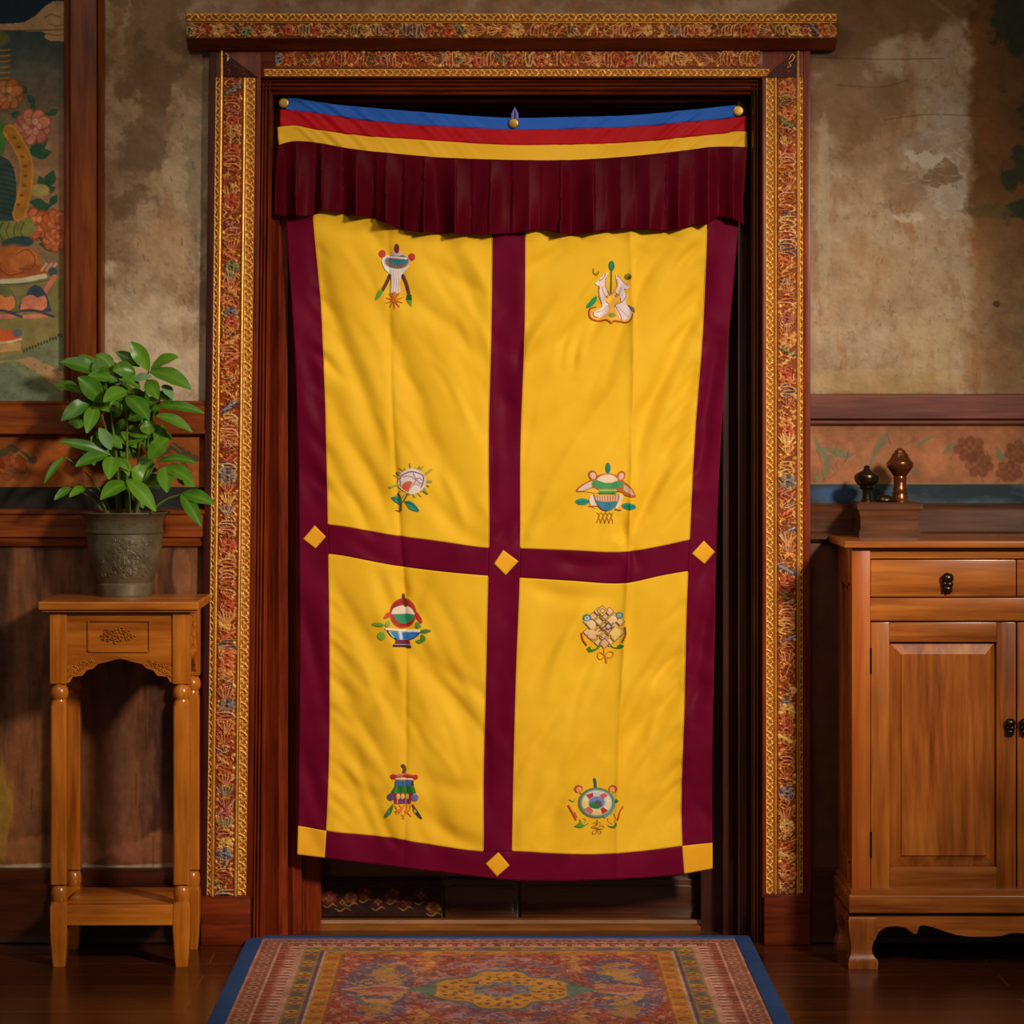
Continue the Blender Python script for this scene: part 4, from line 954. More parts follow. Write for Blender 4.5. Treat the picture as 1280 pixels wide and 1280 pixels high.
# thin piped seams beside the yellow panels
for i, a, b in ((1, 270, 655), (1, 694, 1038), (2, 296, 684), (2, 721, 1063), (3, 296, 684), (3, 723, 1063), (4, 286, 674), (4, 716, 1057)):
    ys = np.linspace(a, b, 90); xs = xline(i, ys); bm = NB()
    x, y, z = on_cloth(xs, ys, 0.0008)
    tube(bm, list(zip(x, y, z)), 0.0011, 5); obj('seam_piping', bm, M['stripe_yellow'], cur)

# --- embroidered emblems: drawn in hundredths of the 100 px square they sit in
def emblem(label, ox, oy, draw):
    c = Canvas(ox, oy, ox + 100, oy + 100, 3.0, (240, 180, 40)); T = lambda u, v: (ox + u / 12.8, oy + v / 12.8)
    class D: pass
    d = D()
    H = 0.0012
    d.e = lambda u, v, ru, rv, col, rot=0: c.ell(*T(u, v), ru / 12.8, rv / 12.8, col, math.radians(rot), H)
    d.p = lambda pts, col: c.poly([T(*q) for q in pts], col, H)
    d.s = lambda pts, w, col: c.line([T(*q) for q in pts], max(w / 12.8, 0.9), col, H * 1.3)
    d.sp = lambda pts, col: c.poly([T(*q) for q in spline(pts, 6)], col, H)
    draw(d)
    o = c.build('embroidered_emblem', M['thread'], cur, lambda a, b: on_cloth(a, b, 0.0020), masked=True)
    o['label'] = label
RD, DR, BRN, GR, LG, TEAL, WH, LIL, OR, BL, GY_ = (192, 40, 26), (120, 28, 30), (92, 40, 34), (40, 120, 40), (96, 160, 48), (36, 140, 116), (236, 222, 214), (206, 186, 196), (200, 96, 24), (56, 118, 176), (110, 100, 96)
def e_parasol(d):
    d.sp([(360, 400), (350, 480), (390, 590), (480, 690), (500, 800), (490, 965), (640, 970), (640, 800), (680, 680), (780, 560), (800, 440), (740, 380), (580, 330), (440, 370)], WH)
    d.e(590, 470, 195, 115, GY_); d.sp([(480, 430), (590, 440), (760, 440), (740, 500), (600, 520), (500, 490)], (48, 124, 150)); d.s([(450, 395), (600, 412), (740, 425)], 30, WH)
    d.sp([(400, 460), (480, 540), (590, 580), (700, 560), (770, 470), (600, 540), (470, 490)], (130, 104, 84)); d.e(590, 345, 90, 45, LIL)
    for x in (500, 540, 580, 620): d.s([(x - 10, 620), (x, 780), (x - 10, 950)], 12, (190, 168, 176))
    d.e(590, 262, 42, 80, DR); d.e(355, 345, 58, 64, RD); d.e(830, 400, 58, 62, RD)
    d.s([(470, 700), (420, 820), (360, 930)], 56, BRN); d.s([(690, 700), (740, 820), (780, 970)], 58, (104, 44, 50))
    d.sp([(350, 910), (290, 950), (240, 1080), (300, 1060), (370, 960)], LG); d.p([(750, 1000), (820, 990), (835, 1085), (740, 1085)], (30, 84, 30)); d.p([(740, 1090), (835, 1090), (825, 1200)], LG)
    for a in range(10):
        t = a * math.pi * 2 / 10 + 0.3; d.s([(550 + 20 * math.cos(t), 1090 + 20 * math.sin(t)), (550 + 130 * math.cos(t), 1090 + 130 * math.sin(t))], 22, (206, 106, 30))
    for x in (490, 525, 575, 620): d.s([(x, 970), (545, 1080)], 20, (206, 106, 30))
def e_fish(d):
    d.sp([(380, 880), (290, 900), (270, 980), (310, 1060), (420, 1100), (540, 1080), (600, 1110), (630, 1140), (670, 1105), (760, 1110), (880, 1125), (960, 1060), (970, 960), (870, 880)], (244, 180, 60))
    d.sp([(550, 320), (500, 400), (370, 490), (400, 540), (440, 560), (430, 700), (470, 800), (480, 880), (400, 930), (340, 980), (430, 1050), (560, 960), (580, 850), (500, 760), (560, 690), (530, 560), (530, 430), (590, 340)], WH)
    d.sp([(700, 330), (760, 430), (920, 540), (890, 590), (830, 590), (880, 700), (860, 800), (920, 900), (950, 980), (900, 1070), (790, 1080), (720, 940), (690, 850), (790, 780), (780, 690), (700, 640), (740, 540), (700, 420)], (232, 210, 208))
    d.sp([(520, 350), (420, 450), (380, 510), (450, 560), (440, 700), (490, 850), (420, 930), (330, 960), (420, 1040), (560, 980), (590, 840), (530, 770), (580, 690), (540, 560)], (234, 214, 210)); d.sp([(740, 350), (820, 450), (910, 550), (840, 600), (890, 700), (860, 820), (950, 1000), (880, 1070), (780, 1070), (710, 930), (700, 850), (780, 790), (760, 690), (720, 660), (740, 540)], (230, 208, 208)); d.sp([(560, 700), (630, 690), (760, 700), (760, 770), (690, 830), (640, 960), (600, 960), (590, 830), (520, 770)], (246, 190, 76))
    d.s([(430, 470), (500, 420), (540, 350)], 12, (150, 110, 120)); d.s([(900, 540), (820, 470), (750, 380)], 12, (150, 110, 120)); d.s([(400, 960), (500, 930), (560, 860)], 10, (190, 160, 170)); d.s([(730, 880), (820, 960), (900, 1040)], 10, (190, 160, 170))
    d.s([(540, 430), (540, 560), (600, 650), (630, 690), (670, 640), (730, 540), (720, 440)], 26, (206, 150, 120)); d.s([(480, 560), (500, 640), (540, 700)], 14, (180, 140, 160)); d.s([(790, 560), (760, 660), (700, 690)], 14, (170, 140, 170))
    d.s([(430, 560), (440, 700), (480, 820)], 12, (150, 120, 120)); d.s([(840, 590), (870, 700), (800, 800), (700, 850), (770, 1000), (800, 1090)], 12, (150, 100, 100))
    d.s([(380, 880), (300, 900), (275, 980), (310, 1060), (420, 1100), (540, 1085), (600, 1110), (630, 1140), (670, 1105), (760, 1110), (880, 1125), (950, 1070), (970, 990)], 26, (180, 78, 22))
    d.s([(340, 960), (350, 1020), (420, 1045)], 14, (150, 84, 60)); d.e(560, 715, 20, 18, (180, 120, 40)); d.e(710, 700, 20, 18, (180, 120, 40))
    d.e(635, 220, 50, 85, (22, 122, 84)); d.s([(630, 290), (630, 480), (628, 660)], 26, (40, 110, 80)); d.sp([(400, 690), (330, 740), (240, 850), (250, 900), (340, 850), (400, 770)], (24, 150, 104))
    d.sp([(870, 800), (930, 860), (1000, 900), (1000, 970), (920, 900)], GY_); d.e(640, 1010, 60, 36, (150, 150, 60)); d.s([(340, 270), (350, 340), (400, 370), (430, 310)], 20, (110, 140, 40)); d.s([(350, 340), (430, 340)], 14, (110, 140, 40)); d.e(900, 390, 60, 50, (130, 130, 40)); d.e(920, 410, 28, 26, (70, 60, 30))
def e_lotus(d):
    for a in range(26):
        t = a * math.pi * 2 / 26; q = 1.0 + 0.22 * math.sin(a * 2.7) - (0.16 if a % 2 else 0); d.s([(640 + 200 * math.cos(t), 530 + 180 * math.sin(t)), (640 + 310 * q * math.cos(t + 0.12 * math.sin(a)), 530 + 275 * q * math.sin(t + 0.12 * math.sin(a)))], 18 if a % 3 else 44, (124, 138, 48) if a % 2 else (166, 164, 72))
    d.e(640, 530, 225, 205, (226, 206, 206)); d.s([(440, 500), (480, 440), (590, 385), (690, 385), (820, 450), (800, 600), (720, 680)], 18, (122, 84, 112))
    d.s([(660, 390), (680, 460), (760, 560), (800, 560)], 14, (140, 100, 130)); d.s([(500, 460), (600, 450), (700, 520), (640, 580)], 12, (150, 110, 140)); d.s([(700, 500), (760, 480), (800, 520)], 12, (140, 100, 130)); d.s([(450, 520), (460, 620)], 14, (130, 90, 110))
    d.e(690, 650, 90, 80, (234, 214, 196)); d.sp([(470, 640), (500, 570), (580, 530), (640, 550), (610, 640), (580, 710), (520, 690)], (206, 96, 70)); d.e(530, 630, 50, 45, (220, 80, 50)); d.s([(620, 640), (680, 580), (760, 600)], 10, (150, 120, 140)); d.s([(420, 540), (430, 620), (640, 735), (840, 620), (860, 560)], 10, (240, 226, 214))
    d.s([(420, 730), (460, 830), (460, 1000)], 34, (90, 76, 40)); d.s([(570, 730), (520, 830), (470, 880)], 24, (104, 90, 44)); d.s([(380, 1000), (450, 1015)], 20, (150, 90, 60))
    d.sp([(300, 790), (380, 770), (450, 800), (450, 900), (370, 870)], TEAL); d.sp([(520, 850), (600, 840), (690, 900), (760, 1010), (680, 1010), (590, 970)], TEAL); d.s([(530, 870), (640, 900), (740, 1000)], 18, (20, 70, 84)); d.s([(320, 800), (430, 840)], 14, (20, 90, 84))
def e_vase(d):
    d.sp([(200, 640), (210, 580), (300, 510), (430, 440), (530, 370), (700, 340), (850, 370), (960, 460), (1080, 570), (1150, 690), (1130, 730), (960, 690), (900, 640), (480, 640), (350, 640)], (190, 96, 36))
    d.sp([(225, 620), (240, 590), (330, 520), (450, 470), (440, 560), (300, 620)], (230, 200, 186)); d.sp([(960, 520), (1060, 590), (1120, 690), (1010, 650), (950, 610)], (206, 180, 140)); d.e(460, 370, 70, 85, (184, 88, 40), -20); d.e(465, 380, 45, 58, (230, 190, 170), -20); d.e(920, 380, 66, 85, (184, 88, 40), 20); d.e(915, 390, 42, 58, (232, 180, 160), 20)
    d.sp([(520, 440), (600, 380), (700, 360), (800, 380), (860, 440), (820, 490), (600, 490)], (238, 206, 176)); d.sp([(430, 520), (500, 450), (700, 500), (890, 460), (950, 530), (860, 580), (560, 590)], (64, 150, 84)); d.s([(560, 615), (830, 615)], 30, (170, 196, 90)); d.s([(570, 655), (820, 655)], 44, (60, 140, 74)); d.sp([(320, 630), (470, 580), (560, 640), (500, 660)], (240, 196, 60))
    d.sp([(420, 680), (400, 780), (450, 880), (530, 880), (480, 700)], (236, 208, 190)); d.sp([(880, 690), (950, 680), (900, 860), (820, 910), (860, 780)], (236, 208, 180)); d.sp([(470, 680), (680, 700), (880, 680), (860, 820), (780, 910), (690, 945), (590, 910), (510, 820)], (196, 120, 90))
    for k in range(9): d.s([(510 + k * 42, 690), (520 + k * 40, 790)], 14, (240, 214, 160))
    d.sp([(500, 770), (690, 800), (850, 790), (800, 900), (690, 940), (580, 900)], (52, 124, 150)); d.s([(480, 700), (520, 820), (600, 915), (690, 945)], 18, (70, 80, 90))
    d.s([(400, 865), (470, 870), (530, 870)], 24, (190, 90, 30)); d.s([(820, 920), (910, 930)], 24, (190, 90, 30)); d.e(705, 255, 44, 90, (28, 120, 108)); d.e(295, 795, 115, 55, (26, 140, 124)); d.e(1040, 870, 120, 55, (26, 140, 124), 8); d.s([(220, 800), (400, 790)], 12, (16, 90, 96)); d.s([(960, 870), (1140, 880)], 12, (16, 90, 96))
    for k in range(4):
        x = 560 + k * 66; d.s([(x - 30, 970), (x + 10, 1020), (x - 20, 1080), (x - 30, 1130)], 15, (170, 96, 30)); d.s([(x + 30, 970), (x - 5, 1040), (x + 20, 1090), (x + 28, 1140)], 15, (190, 110, 40))
def e_bowl(d):
    d.e(690, 470, 215, 245, (170, 34, 24)); d.sp([(500, 480), (540, 390), (690, 345), (810, 390), (880, 490)], (238, 216, 190)); d.sp([(530, 490), (690, 485), (860, 490), (820, 590), (700, 640), (590, 600)], (48, 140, 100)); d.s([(510, 478), (690, 468), (860, 482)], 22, (226, 214, 190))
    d.sp([(500, 450), (430, 460), (380, 540), (420, 555), (490, 520)], (204, 62, 28)); d.sp([(870, 420), (940, 480), (1000, 590), (970, 635), (890, 540)], (186, 34, 20)); d.s([(690, 180), (700, 250), (725, 350)], 50, (92, 44, 20))
    d.s([(420, 720), (690, 748), (950, 752)], 44, (236, 222, 210)); d.sp([(430, 755), (690, 775), (950, 775), (890, 860), (780, 895), (580, 890), (500, 830)], (60, 140, 196)); d.sp([(700, 780), (950, 780), (880, 860), (710, 890)], (36, 108, 186)); d.s([(440, 750), (500, 830), (590, 890)], 20, (30, 44, 66)); d.s([(470, 770), (540, 860)], 16, WH); d.s([(640, 780), (660, 880)], 50, (200, 216, 226)); d.s([(700, 785), (705, 885)], 10, (30, 50, 90)); d.s([(950, 780), (880, 860), (780, 895)], 16, (24, 40, 80))
    d.p([(575, 895), (790, 895), (815, 1000), (540, 1000)], (118, 34, 44)); d.s([(545, 985), (680, 990), (805, 1010)], 42, (52, 38, 50)); d.s([(560, 965), (800, 975)], 12, (190, 170, 190))
    d.e(290, 650, 105, 36, (112, 160, 46), 5); d.e(345, 830, 70, 72, (130, 176, 60), 30); d.e(445, 640, 40, 60, (140, 170, 80), 20); d.sp([(960, 740), (1060, 720), (1140, 750), (1060, 790), (970, 780)], (64, 120, 34)); d.sp([(980, 790), (1050, 860), (1020, 930), (940, 960), (890, 910), (970, 880)], (70, 140, 44)); d.sp([(880, 690), (910, 600), (980, 680), (930, 720)], (92, 144, 60))
def e_knot(d):
    bg = (238, 196, 140); ln = (128, 92, 70)
    def sq(cx, cy, r, col, w=14):
        q = [(cx, cy - r), (cx + r, cy), (cx, cy + r), (cx - r, cy)]; d.p(q, col)
        for a, b in zip(q, q[1:] + q[:1]): d.s([a, b], w, ln)
    for i in range(-2, 3):
        for j in range(-2, 3):
            if abs(i) == 2 and abs(j) == 2 and i != j: continue
            if abs(i) + abs(j) > 3: continue
            sq(640 + (i - j) * 88, 560 + (i + j) * 88 * 0.95, 70, bg if (i + j) % 2 else (228, 184, 128), 12)
    sq(615, 300, 88, (240, 184, 96)); sq(615, 300, 42, (246, 196, 90), 10); sq(650, 830, 84, (220, 170, 130))
    d.e(440, 510, 70, 66, (238, 206, 150)); d.e(440, 680, 82, 80, (236, 190, 140)); d.e(830, 660, 84, 82, (240, 204, 110)); d.e(790, 440, 66, 60, (240, 206, 150)); d.s([(370, 680), (400, 740), (480, 765)], 12, ln); d.s([(350, 500), (410, 580)], 12, ln); d.s([(790, 740), (720, 660)], 12, (180, 140, 70))
    sq(710, 555, 58, (214, 190, 206), 26)
    for a, b in (((450, 430), (720, 680)), ((560, 640), (720, 480)), ((540, 340), (760, 530)), ((640, 760), (800, 560)), ((560, 690), (620, 740))): d.s([a, b], 16, (112, 88, 78))
    d.e(365, 410, 66, 62, (70, 120, 120)); d.e(370, 420, 40, 38, (190, 214, 200)); d.e(368, 415, 16, 16, (80, 120, 130)); d.e(890, 375, 66, 60, (96, 128, 126)); d.e(890, 380, 36, 32, (150, 170, 160))
    d.s([(280, 660), (300, 760), (360, 850)], 32, (176, 60, 22)); d.s([(980, 570), (985, 690), (930, 800)], 32, (160, 76, 24)); d.sp([(360, 910), (420, 870), (440, 920), (520, 900), (570, 830), (560, 900), (480, 960), (400, 970)], (44, 124, 40)); d.sp([(740, 850), (830, 890), (880, 840), (960, 860), (920, 900), (840, 910)], (44, 124, 40)); d.s([(720, 830), (790, 890), (880, 895)], 18, (70, 130, 50)); d.s([(590, 800), (560, 900), (470, 955)], 18, (90, 130, 60))
    o = (210, 126, 40); d.s([(640, 900), (650, 1010)], 20, o); d.s([(650, 1020), (580, 970), (540, 1020), (570, 1080), (620, 1070), (660, 1010)], 18, o); d.s([(660, 1010), (720, 960), (790, 970), (780, 1030), (710, 1060), (660, 1020)], 18, o); d.s([(670, 1030), (680, 1130)], 38, o)
def e_banner(d):
    d.s([(620, 220), (650, 260), (640, 340)], 60, (92, 60, 24)); d.s([(520, 385), (650, 370), (780, 390)], 56, (206, 110, 90)); d.s([(510, 435), (790, 440)], 30, (226, 200, 216)); d.e(465, 395, 48, 45, RD); d.e(820, 405, 48, 45, (190, 36, 22)); d.s([(640, 385), (780, 390)], 40, (184, 44, 30))
    d.p([(500, 460), (790, 460), (800, 560), (490, 560)], (64, 104, 176)); d.s([(620, 460), (618, 550)], 14, (44, 70, 130)); d.p([(750, 460), (795, 460), (800, 550), (745, 550)], (70, 34, 44)); d.p([(490, 545), (800, 545), (840, 660), (420, 665)], (36, 112, 36))
    for k in range(4): d.s([(530 + k * 66, 560), (510 + k * 80, 655)], 16, (24, 80, 24) if k % 2 else (90, 150, 60))
    d.p([(460, 665), (790, 665), (750, 830), (490, 830)], (160, 20, 34))
    for k in range(3): d.e(550 + k * 70, 710, 30, 46, (206, 186, 84))
    d.p([(540, 755), (740, 755), (730, 825), (545, 825)], (110, 40, 90)); d.s([(535, 760), (535, 830)], 10, LIL); d.s([(670, 760), (670, 830)], 10, LIL); d.e(425, 725, 60, 60, (92, 70, 130)); d.e(815, 730, 58, 62, (104, 104, 176))
    d.sp([(470, 820), (400, 900), (330, 1010), (345, 1055), (430, 990), (470, 880)], (60, 110, 46)); d.e(385, 975, 30, 62, (70, 130, 90), 25); d.sp([(770, 840), (830, 900), (930, 1060), (890, 1065), (790, 960)], (40, 54, 30)); d.s([(780, 850), (830, 930)], 36, (110, 74, 24)); d.e(815, 950, 20, 34, (130, 170, 120), -30)
    for k, (a, b) in enumerate((((500, 860), (520, 990)), ((570, 850), (600, 950)), ((640, 850), (560, 980)), ((690, 840), (620, 1060)), ((740, 850), (700, 960)), ((650, 950), (750, 1030)), ((530, 960), (600, 920)), ((600, 1000), (640, 1070)), ((500, 950), (590, 900)))): d.s([a, ((a[0] + b[0]) / 2 + 18, (a[1] + b[1]) / 2), b], 22, (222, 116, 44))
def e_wheel(d):
    d.e(650, 555, 300, 248, (40, 98, 96)); d.e(655, 555, 250, 208, (232, 214, 180)); d.s([(880, 400), (920, 520), (890, 680), (780, 780)], 40, (90, 150, 156)); d.e(650, 400, 90, 40, (200, 206, 206)); d.e(480, 560, 56, 70, (240, 204, 120)); d.e(650, 700, 66, 46, (238, 206, 120)); d.e(820, 560, 66, 70, (226, 216, 170))
    for p, col in ((((480, 430), (590, 390), (600, 450), (530, 500)), (186, 50, 50)), (((690, 430), (780, 390), (830, 440), (750, 500)), (206, 96, 110)), (((440, 650), (540, 610), (600, 680), (560, 740)), (206, 96, 104)), (((710, 650), (760, 620), (835, 680), (740, 735)), (192, 40, 30))): d.p(p, col)
    d.e(650, 550, 130, 100, (110, 130, 190)); d.e(600, 590, 70, 50, (40, 130, 60)); d.e(670, 575, 62, 58, (104, 66, 80)); d.e(640, 610, 70, 36, (40, 120, 50)); d.s([(615, 180), (630, 230), (630, 290)], 50, (44, 100, 84))
    for cx, s in ((360, 1), (910, -1)):
        d.e(cx, 330, 70, 66, (180, 74, 36)); d.e(cx + s * 10, 345, 46, 46, (238, 160, 90)); d.s([(cx + s * 10, 340), (cx + s * 40, 400)], 30, (230, 160, 60))
    d.s([(200, 600), (250, 690), (320, 820)], 34, (196, 74, 26)); d.s([(1070, 620), (1020, 700), (990, 820)], 30, (196, 84, 26)); d.s([(300, 700), (340, 780)], 24, (240, 150, 50)); d.s([(930, 720), (960, 800), (940, 850)], 22, (240, 160, 40)); d.s([(220, 500), (270, 530), (300, 500)], 24, (150, 170, 50)); d.sp([(950, 480), (1000, 520), (960, 550), (930, 530)], (60, 120, 50))
    d.sp([(300, 920), (370, 860), (380, 800), (420, 880), (470, 920), (400, 950)], (84, 150, 40)); d.s([(300, 925), (400, 945), (520, 880)], 18, (70, 140, 50)); d.sp([(770, 840), (860, 920), (930, 910), (960, 850), (970, 930), (910, 960), (840, 930)], (70, 130, 40)); d.s([(440, 800), (480, 830), (460, 860)], 16, (210, 120, 60)); d.s([(830, 800), (840, 850), (900, 890)], 14, (190, 150, 50))
    o = (150, 84, 26); d.s([(660, 830), (655, 910)], 16, o); d.s([(590, 890), (620, 860), (650, 910), (690, 860), (715, 880), (700, 910)], 13, o); d.s([(640, 960), (570, 950), (610, 920), (650, 955), (720, 920), (770, 940), (740, 970), (670, 965)], 13, o); d.s([(660, 970), (600, 1000), (590, 1055), (640, 1040), (660, 980), (690, 1050), (720, 1040), (710, 990), (660, 970)], 13, o)
emblem('embroidered white parasol emblem at the top left of the curtain', 450, 290, e_parasol)
emblem('embroidered pair of pale fish emblem at the top right of the curtain', 715, 315, e_fish)
emblem('embroidered pale lotus flower emblem with teal leaves', 465, 560, e_lotus)
emblem('embroidered treasure vase emblem with a green and blue body', 705, 565, e_vase)
emblem('embroidered red and blue bowl emblem', 450, 730, e_bowl)
emblem('embroidered endless knot emblem', 705, 740, e_knot)
emblem('embroidered striped banner emblem', 455, 940, e_banner)
emblem('embroidered wheel emblem with a blue rim', 695, 960, e_wheel)
# ================================================================== rug
RX0, RX1 = -0.630, 0.637; RYB, RYF = 0.022, -2.05
rug = thing('patterned_rug', 'red patterned rug with blue edges on the floor before the doorway', 'rug', (0.0, -1.0, 0.0))
RNG = np.random.default_rng(8)
rc = Canvas(RX0 * 100, -RYB * 100, RX1 * 100, -RYF * 100, 3.4, (150, 64, 52), ky=2.6)     # centimetres; y grows towards the viewer
n = vnoise(rc.H, rc.W, 16, 4, 0.65)[..., None]
ex = np.minimum(rc.XX - RX0 * 100, RX1 * 100 - rc.XX); ey = np.minimum(rc.YY + RYB * 100, -RYF * 100 - rc.YY); e = np.minimum(ex, ey)
side = ex < ey; run = np.where(side, rc.YY, rc.XX)
def band(a, b, col):
    q = (e >= a) & (e < b); rc.C[q] = col; return q
def motif(a, b, per, fn):
    """fn(t, s) with t in -1..1 across the band and s the phase along it"""
    q = (e >= a) & (e < b); t = (e[q] - a) / (b - a) * 2 - 1; s = (run[q] / per) % 1.0; k = np.floor(run[q] / per).astype(int); fn(q, t, s, k)
band(0, 99, (150, 64, 52))
band(3.4, 4.4, (196, 140, 120)); band(4.4, 8.4, (150, 84, 72)); band(8.4, 9.0, (214, 170, 150))
band(9.0, 13.6, (138, 62, 54)); band(13.6, 15.0, (206, 156, 140)); band(15.0, 19.4, (124, 104, 62)); band(19.4, 20.2, (92, 76, 110)); band(20.2, 20.7, (210, 184, 160))
band(20.7, 24.6, (206, 144, 52)); band(24.6, 25.2, (160, 96, 50))
def m_flor(q, t, s, k):
    a = np.arange(len(t)); C = rc.C[q]
    r = np.hypot((s - 0.5) * 2, t); C[r < 0.62] = (206, 146, 128); C[r < 0.32] = (120, 52, 50); C[(r > .75) & (np.abs(s - .02) < .16)] = (170, 128, 84); C[(np.abs(t - .5 * np.sin(s * 6.28)) < .14) & (r > .62)] = (110, 96, 74); rc.C[q] = C
def m_dent(q, t, s, k):
    C = rc.C[q]; C[(np.abs(s - .5) < .3) & (t > -.2 + .4 * np.cos((s - .5) * 6))] = (224, 178, 164); C[(np.abs(s - .5) < .1) & (t < 0.1)] = (196, 132, 112); C[(np.abs(s - .0) < .1) & (np.abs(t) < .4)] = (190, 120, 100); rc.C[q] = C
def m_olive(q, t, s, k):
    C = rc.C[q]; r = np.hypot((s - .5) * 2, t); c1 = np.where((k % 3 == 0)[:, None], (206, 160, 52), np.where((k % 3 == 1)[:, None], (196, 128, 100), (86, 108, 110)))
    C[r < .7] = c1[r < .7]; C[r < .3] = (120, 60, 54); C[(np.abs(np.abs(t) - .75) < .14)] = (150, 134, 80); C[(s < .14) & (np.abs(t) < .5)] = (90, 104, 70); rc.C[q] = C
def m_gold(q, t, s, k):
    C = rc.C[q]; r = np.hypot((s - .5) * 3.2, t); C[r < .75] = (178, 92, 46); C[r < .4] = (196, 122, 60); rc.C[q] = C
motif(4.4, 8.4, 5.2, m_flor); motif(9.0, 13.6, 3.6, m_dent); motif(15.0, 19.4, 5.0, m_olive); motif(20.7, 24.6, 8.0, m_gold)
# field
fm = e >= 25.2
rc.C[fm] = (156, 62, 50)
XXc, YYc = rc.XX, rc.YY
def fld(mask, col, op=1.0):
    mk = (mask & fm); rc.C[mk] = rc.C[mk] * (1 - op) + np.array(col, float) * op
MY = 67.0
h1 = vnoise(rc.H, rc.W, 9, 3, 0.6); h2 = vnoise(rc.H, rc.W, 7, 3, 0.6); h3 = vnoise(rc.H, rc.W, 12, 3, 0.6)
ax = np.abs(XXc - 0.9); ay = np.abs(YYc - MY)
fld((np.sin(XXc * 0.9 + 4 * h1) * np.sin(YYc * 0.62 + 4 * h2) > 0.35), (186, 98, 78)); fld((np.sin(ax * 0.7 + 5 * h2) * np.sin(YYc * 0.5 + 5 * h1) > 0.5), (120, 70, 90)); fld((np.cos(ax * 1.1 + 5 * h3) * np.cos(ay * 0.45 + 3 * h1) > 0.6), (206, 140, 112))
# panels between the gold ribs
fld(np.abs(ax - 17.5 - 0.8 * np.sin(YYc * .5)) < 1.0, (196, 138, 70)); fld((np.abs(ax - 17.5) < 3.2) & (np.sin(YYc * 1.1 + 3 * h1) > .5), (206, 150, 84), .7)
cxs = 27.5
r2 = np.hypot((ax - cxs) / 9.5, (YYc - MY + 3) / 34)
fld((r2 < 1.05) & (h1 > .42), (104, 88, 130)); fld((r2 < .8) & (h2 > .48), (74, 100, 136)); fld((r2 < .62) & (h3 > .52), (196, 150, 90)); fld((np.abs(YYc - MY) < 7 - np.abs(ax - cxs) * .7), (206, 144, 124)); fld((np.abs(YYc - MY) < 3.5 - np.abs(ax - cxs) * .5), (168, 92, 90))
fld((np.hypot((ax - cxs) / 3.2, (np.abs(YYc - MY) - 22) / 9) + (h1 - .5) * 2 < 1), (196, 148, 72), .8)
# central medallion
rm = np.hypot(ax / 17.0, ay / 34.0); ang = np.arctan2(ay / 34., ax / 17.)
fld(rm < 1.25, (150, 70, 60)); fld((rm < 1.22) & (h1 > .5), (178, 124, 134)); fld((rm < 1.15) & (h2 > .56), (96, 86, 126))
tip = ax / 21.0 + ay / 24.0 + 0.08 * np.cos(ang * 8)
fld((tip < 1.12), (92, 116, 112)); fld(tip < 1.0, (212, 156, 60)); fld((tip < .95) & (np.sin(XXc * 1.5 + 3 * h1) * np.sin(YYc * .9 + 3 * h2) > .55), (150, 92, 44)); fld((tip < .9) & (np.cos(XXc * 1.3) * np.cos(YYc * .7 + 4 * h3) > .7), (90, 90, 84))
fld(tip < .46, (176, 150, 96)); fld(tip < .40, (92, 112, 140)); fld((tip < .38) & (h2 > .5), (150, 140, 150)); fld(tip < .14, (176, 76, 60))
fld((ax > 15) & (ax < 22) & (ay < 6 - (ax - 15) * .7), (88, 130, 118))
sp = vnoise(rc.H, rc.W, 3, 2, 0.7)[..., None]
q1 = vnoise(rc.H, rc.W, 7, 2, 0.6); q2 = vnoise(rc.H, rc.W, 8, 2, 0.6)
fld((np.abs(q1 - .5) < .022) & (tip > 1.1), (222, 172, 142), .75); fld((np.abs(q2 - .5) < .018) & (tip > 1.1), (110, 92, 96), .6); fld((np.abs(q2 - .62) < .014) & (tip > 1.1), (206, 156, 84), .7)
rc.C = rc.C * 0.70 + np.array((176, 112, 92.)) * 0.30
rc.C = rc.C * (0.80 + 0.34 * n + 0.2 * (sp - .5))
rc.h = 0.0015 * (sp[..., 0] - 0.5)
inner = (e >= 0)
rc.build('pile', M['paint_rug'], rug, lambda a, b: (a / 100, -b / 100, np.full(a.shape, 0.011)), nrm=(0, 0, 1), skirt=0.010)
bm = NB()
for x0, x1, y0, y1 in ((RX0 - .004, RX0 + .036, RYF, RYB), (RX1 - .036, RX1 + .004, RYF, RYB), (RX0 + .03, RX1 - .03, RYB - .030, RYB + .004)):
    box(bm, x0, x1, y0, y1, 0.0, 0.0145, 0.004)
obj('blue_binding', bm, M['rug_blue'], rug)

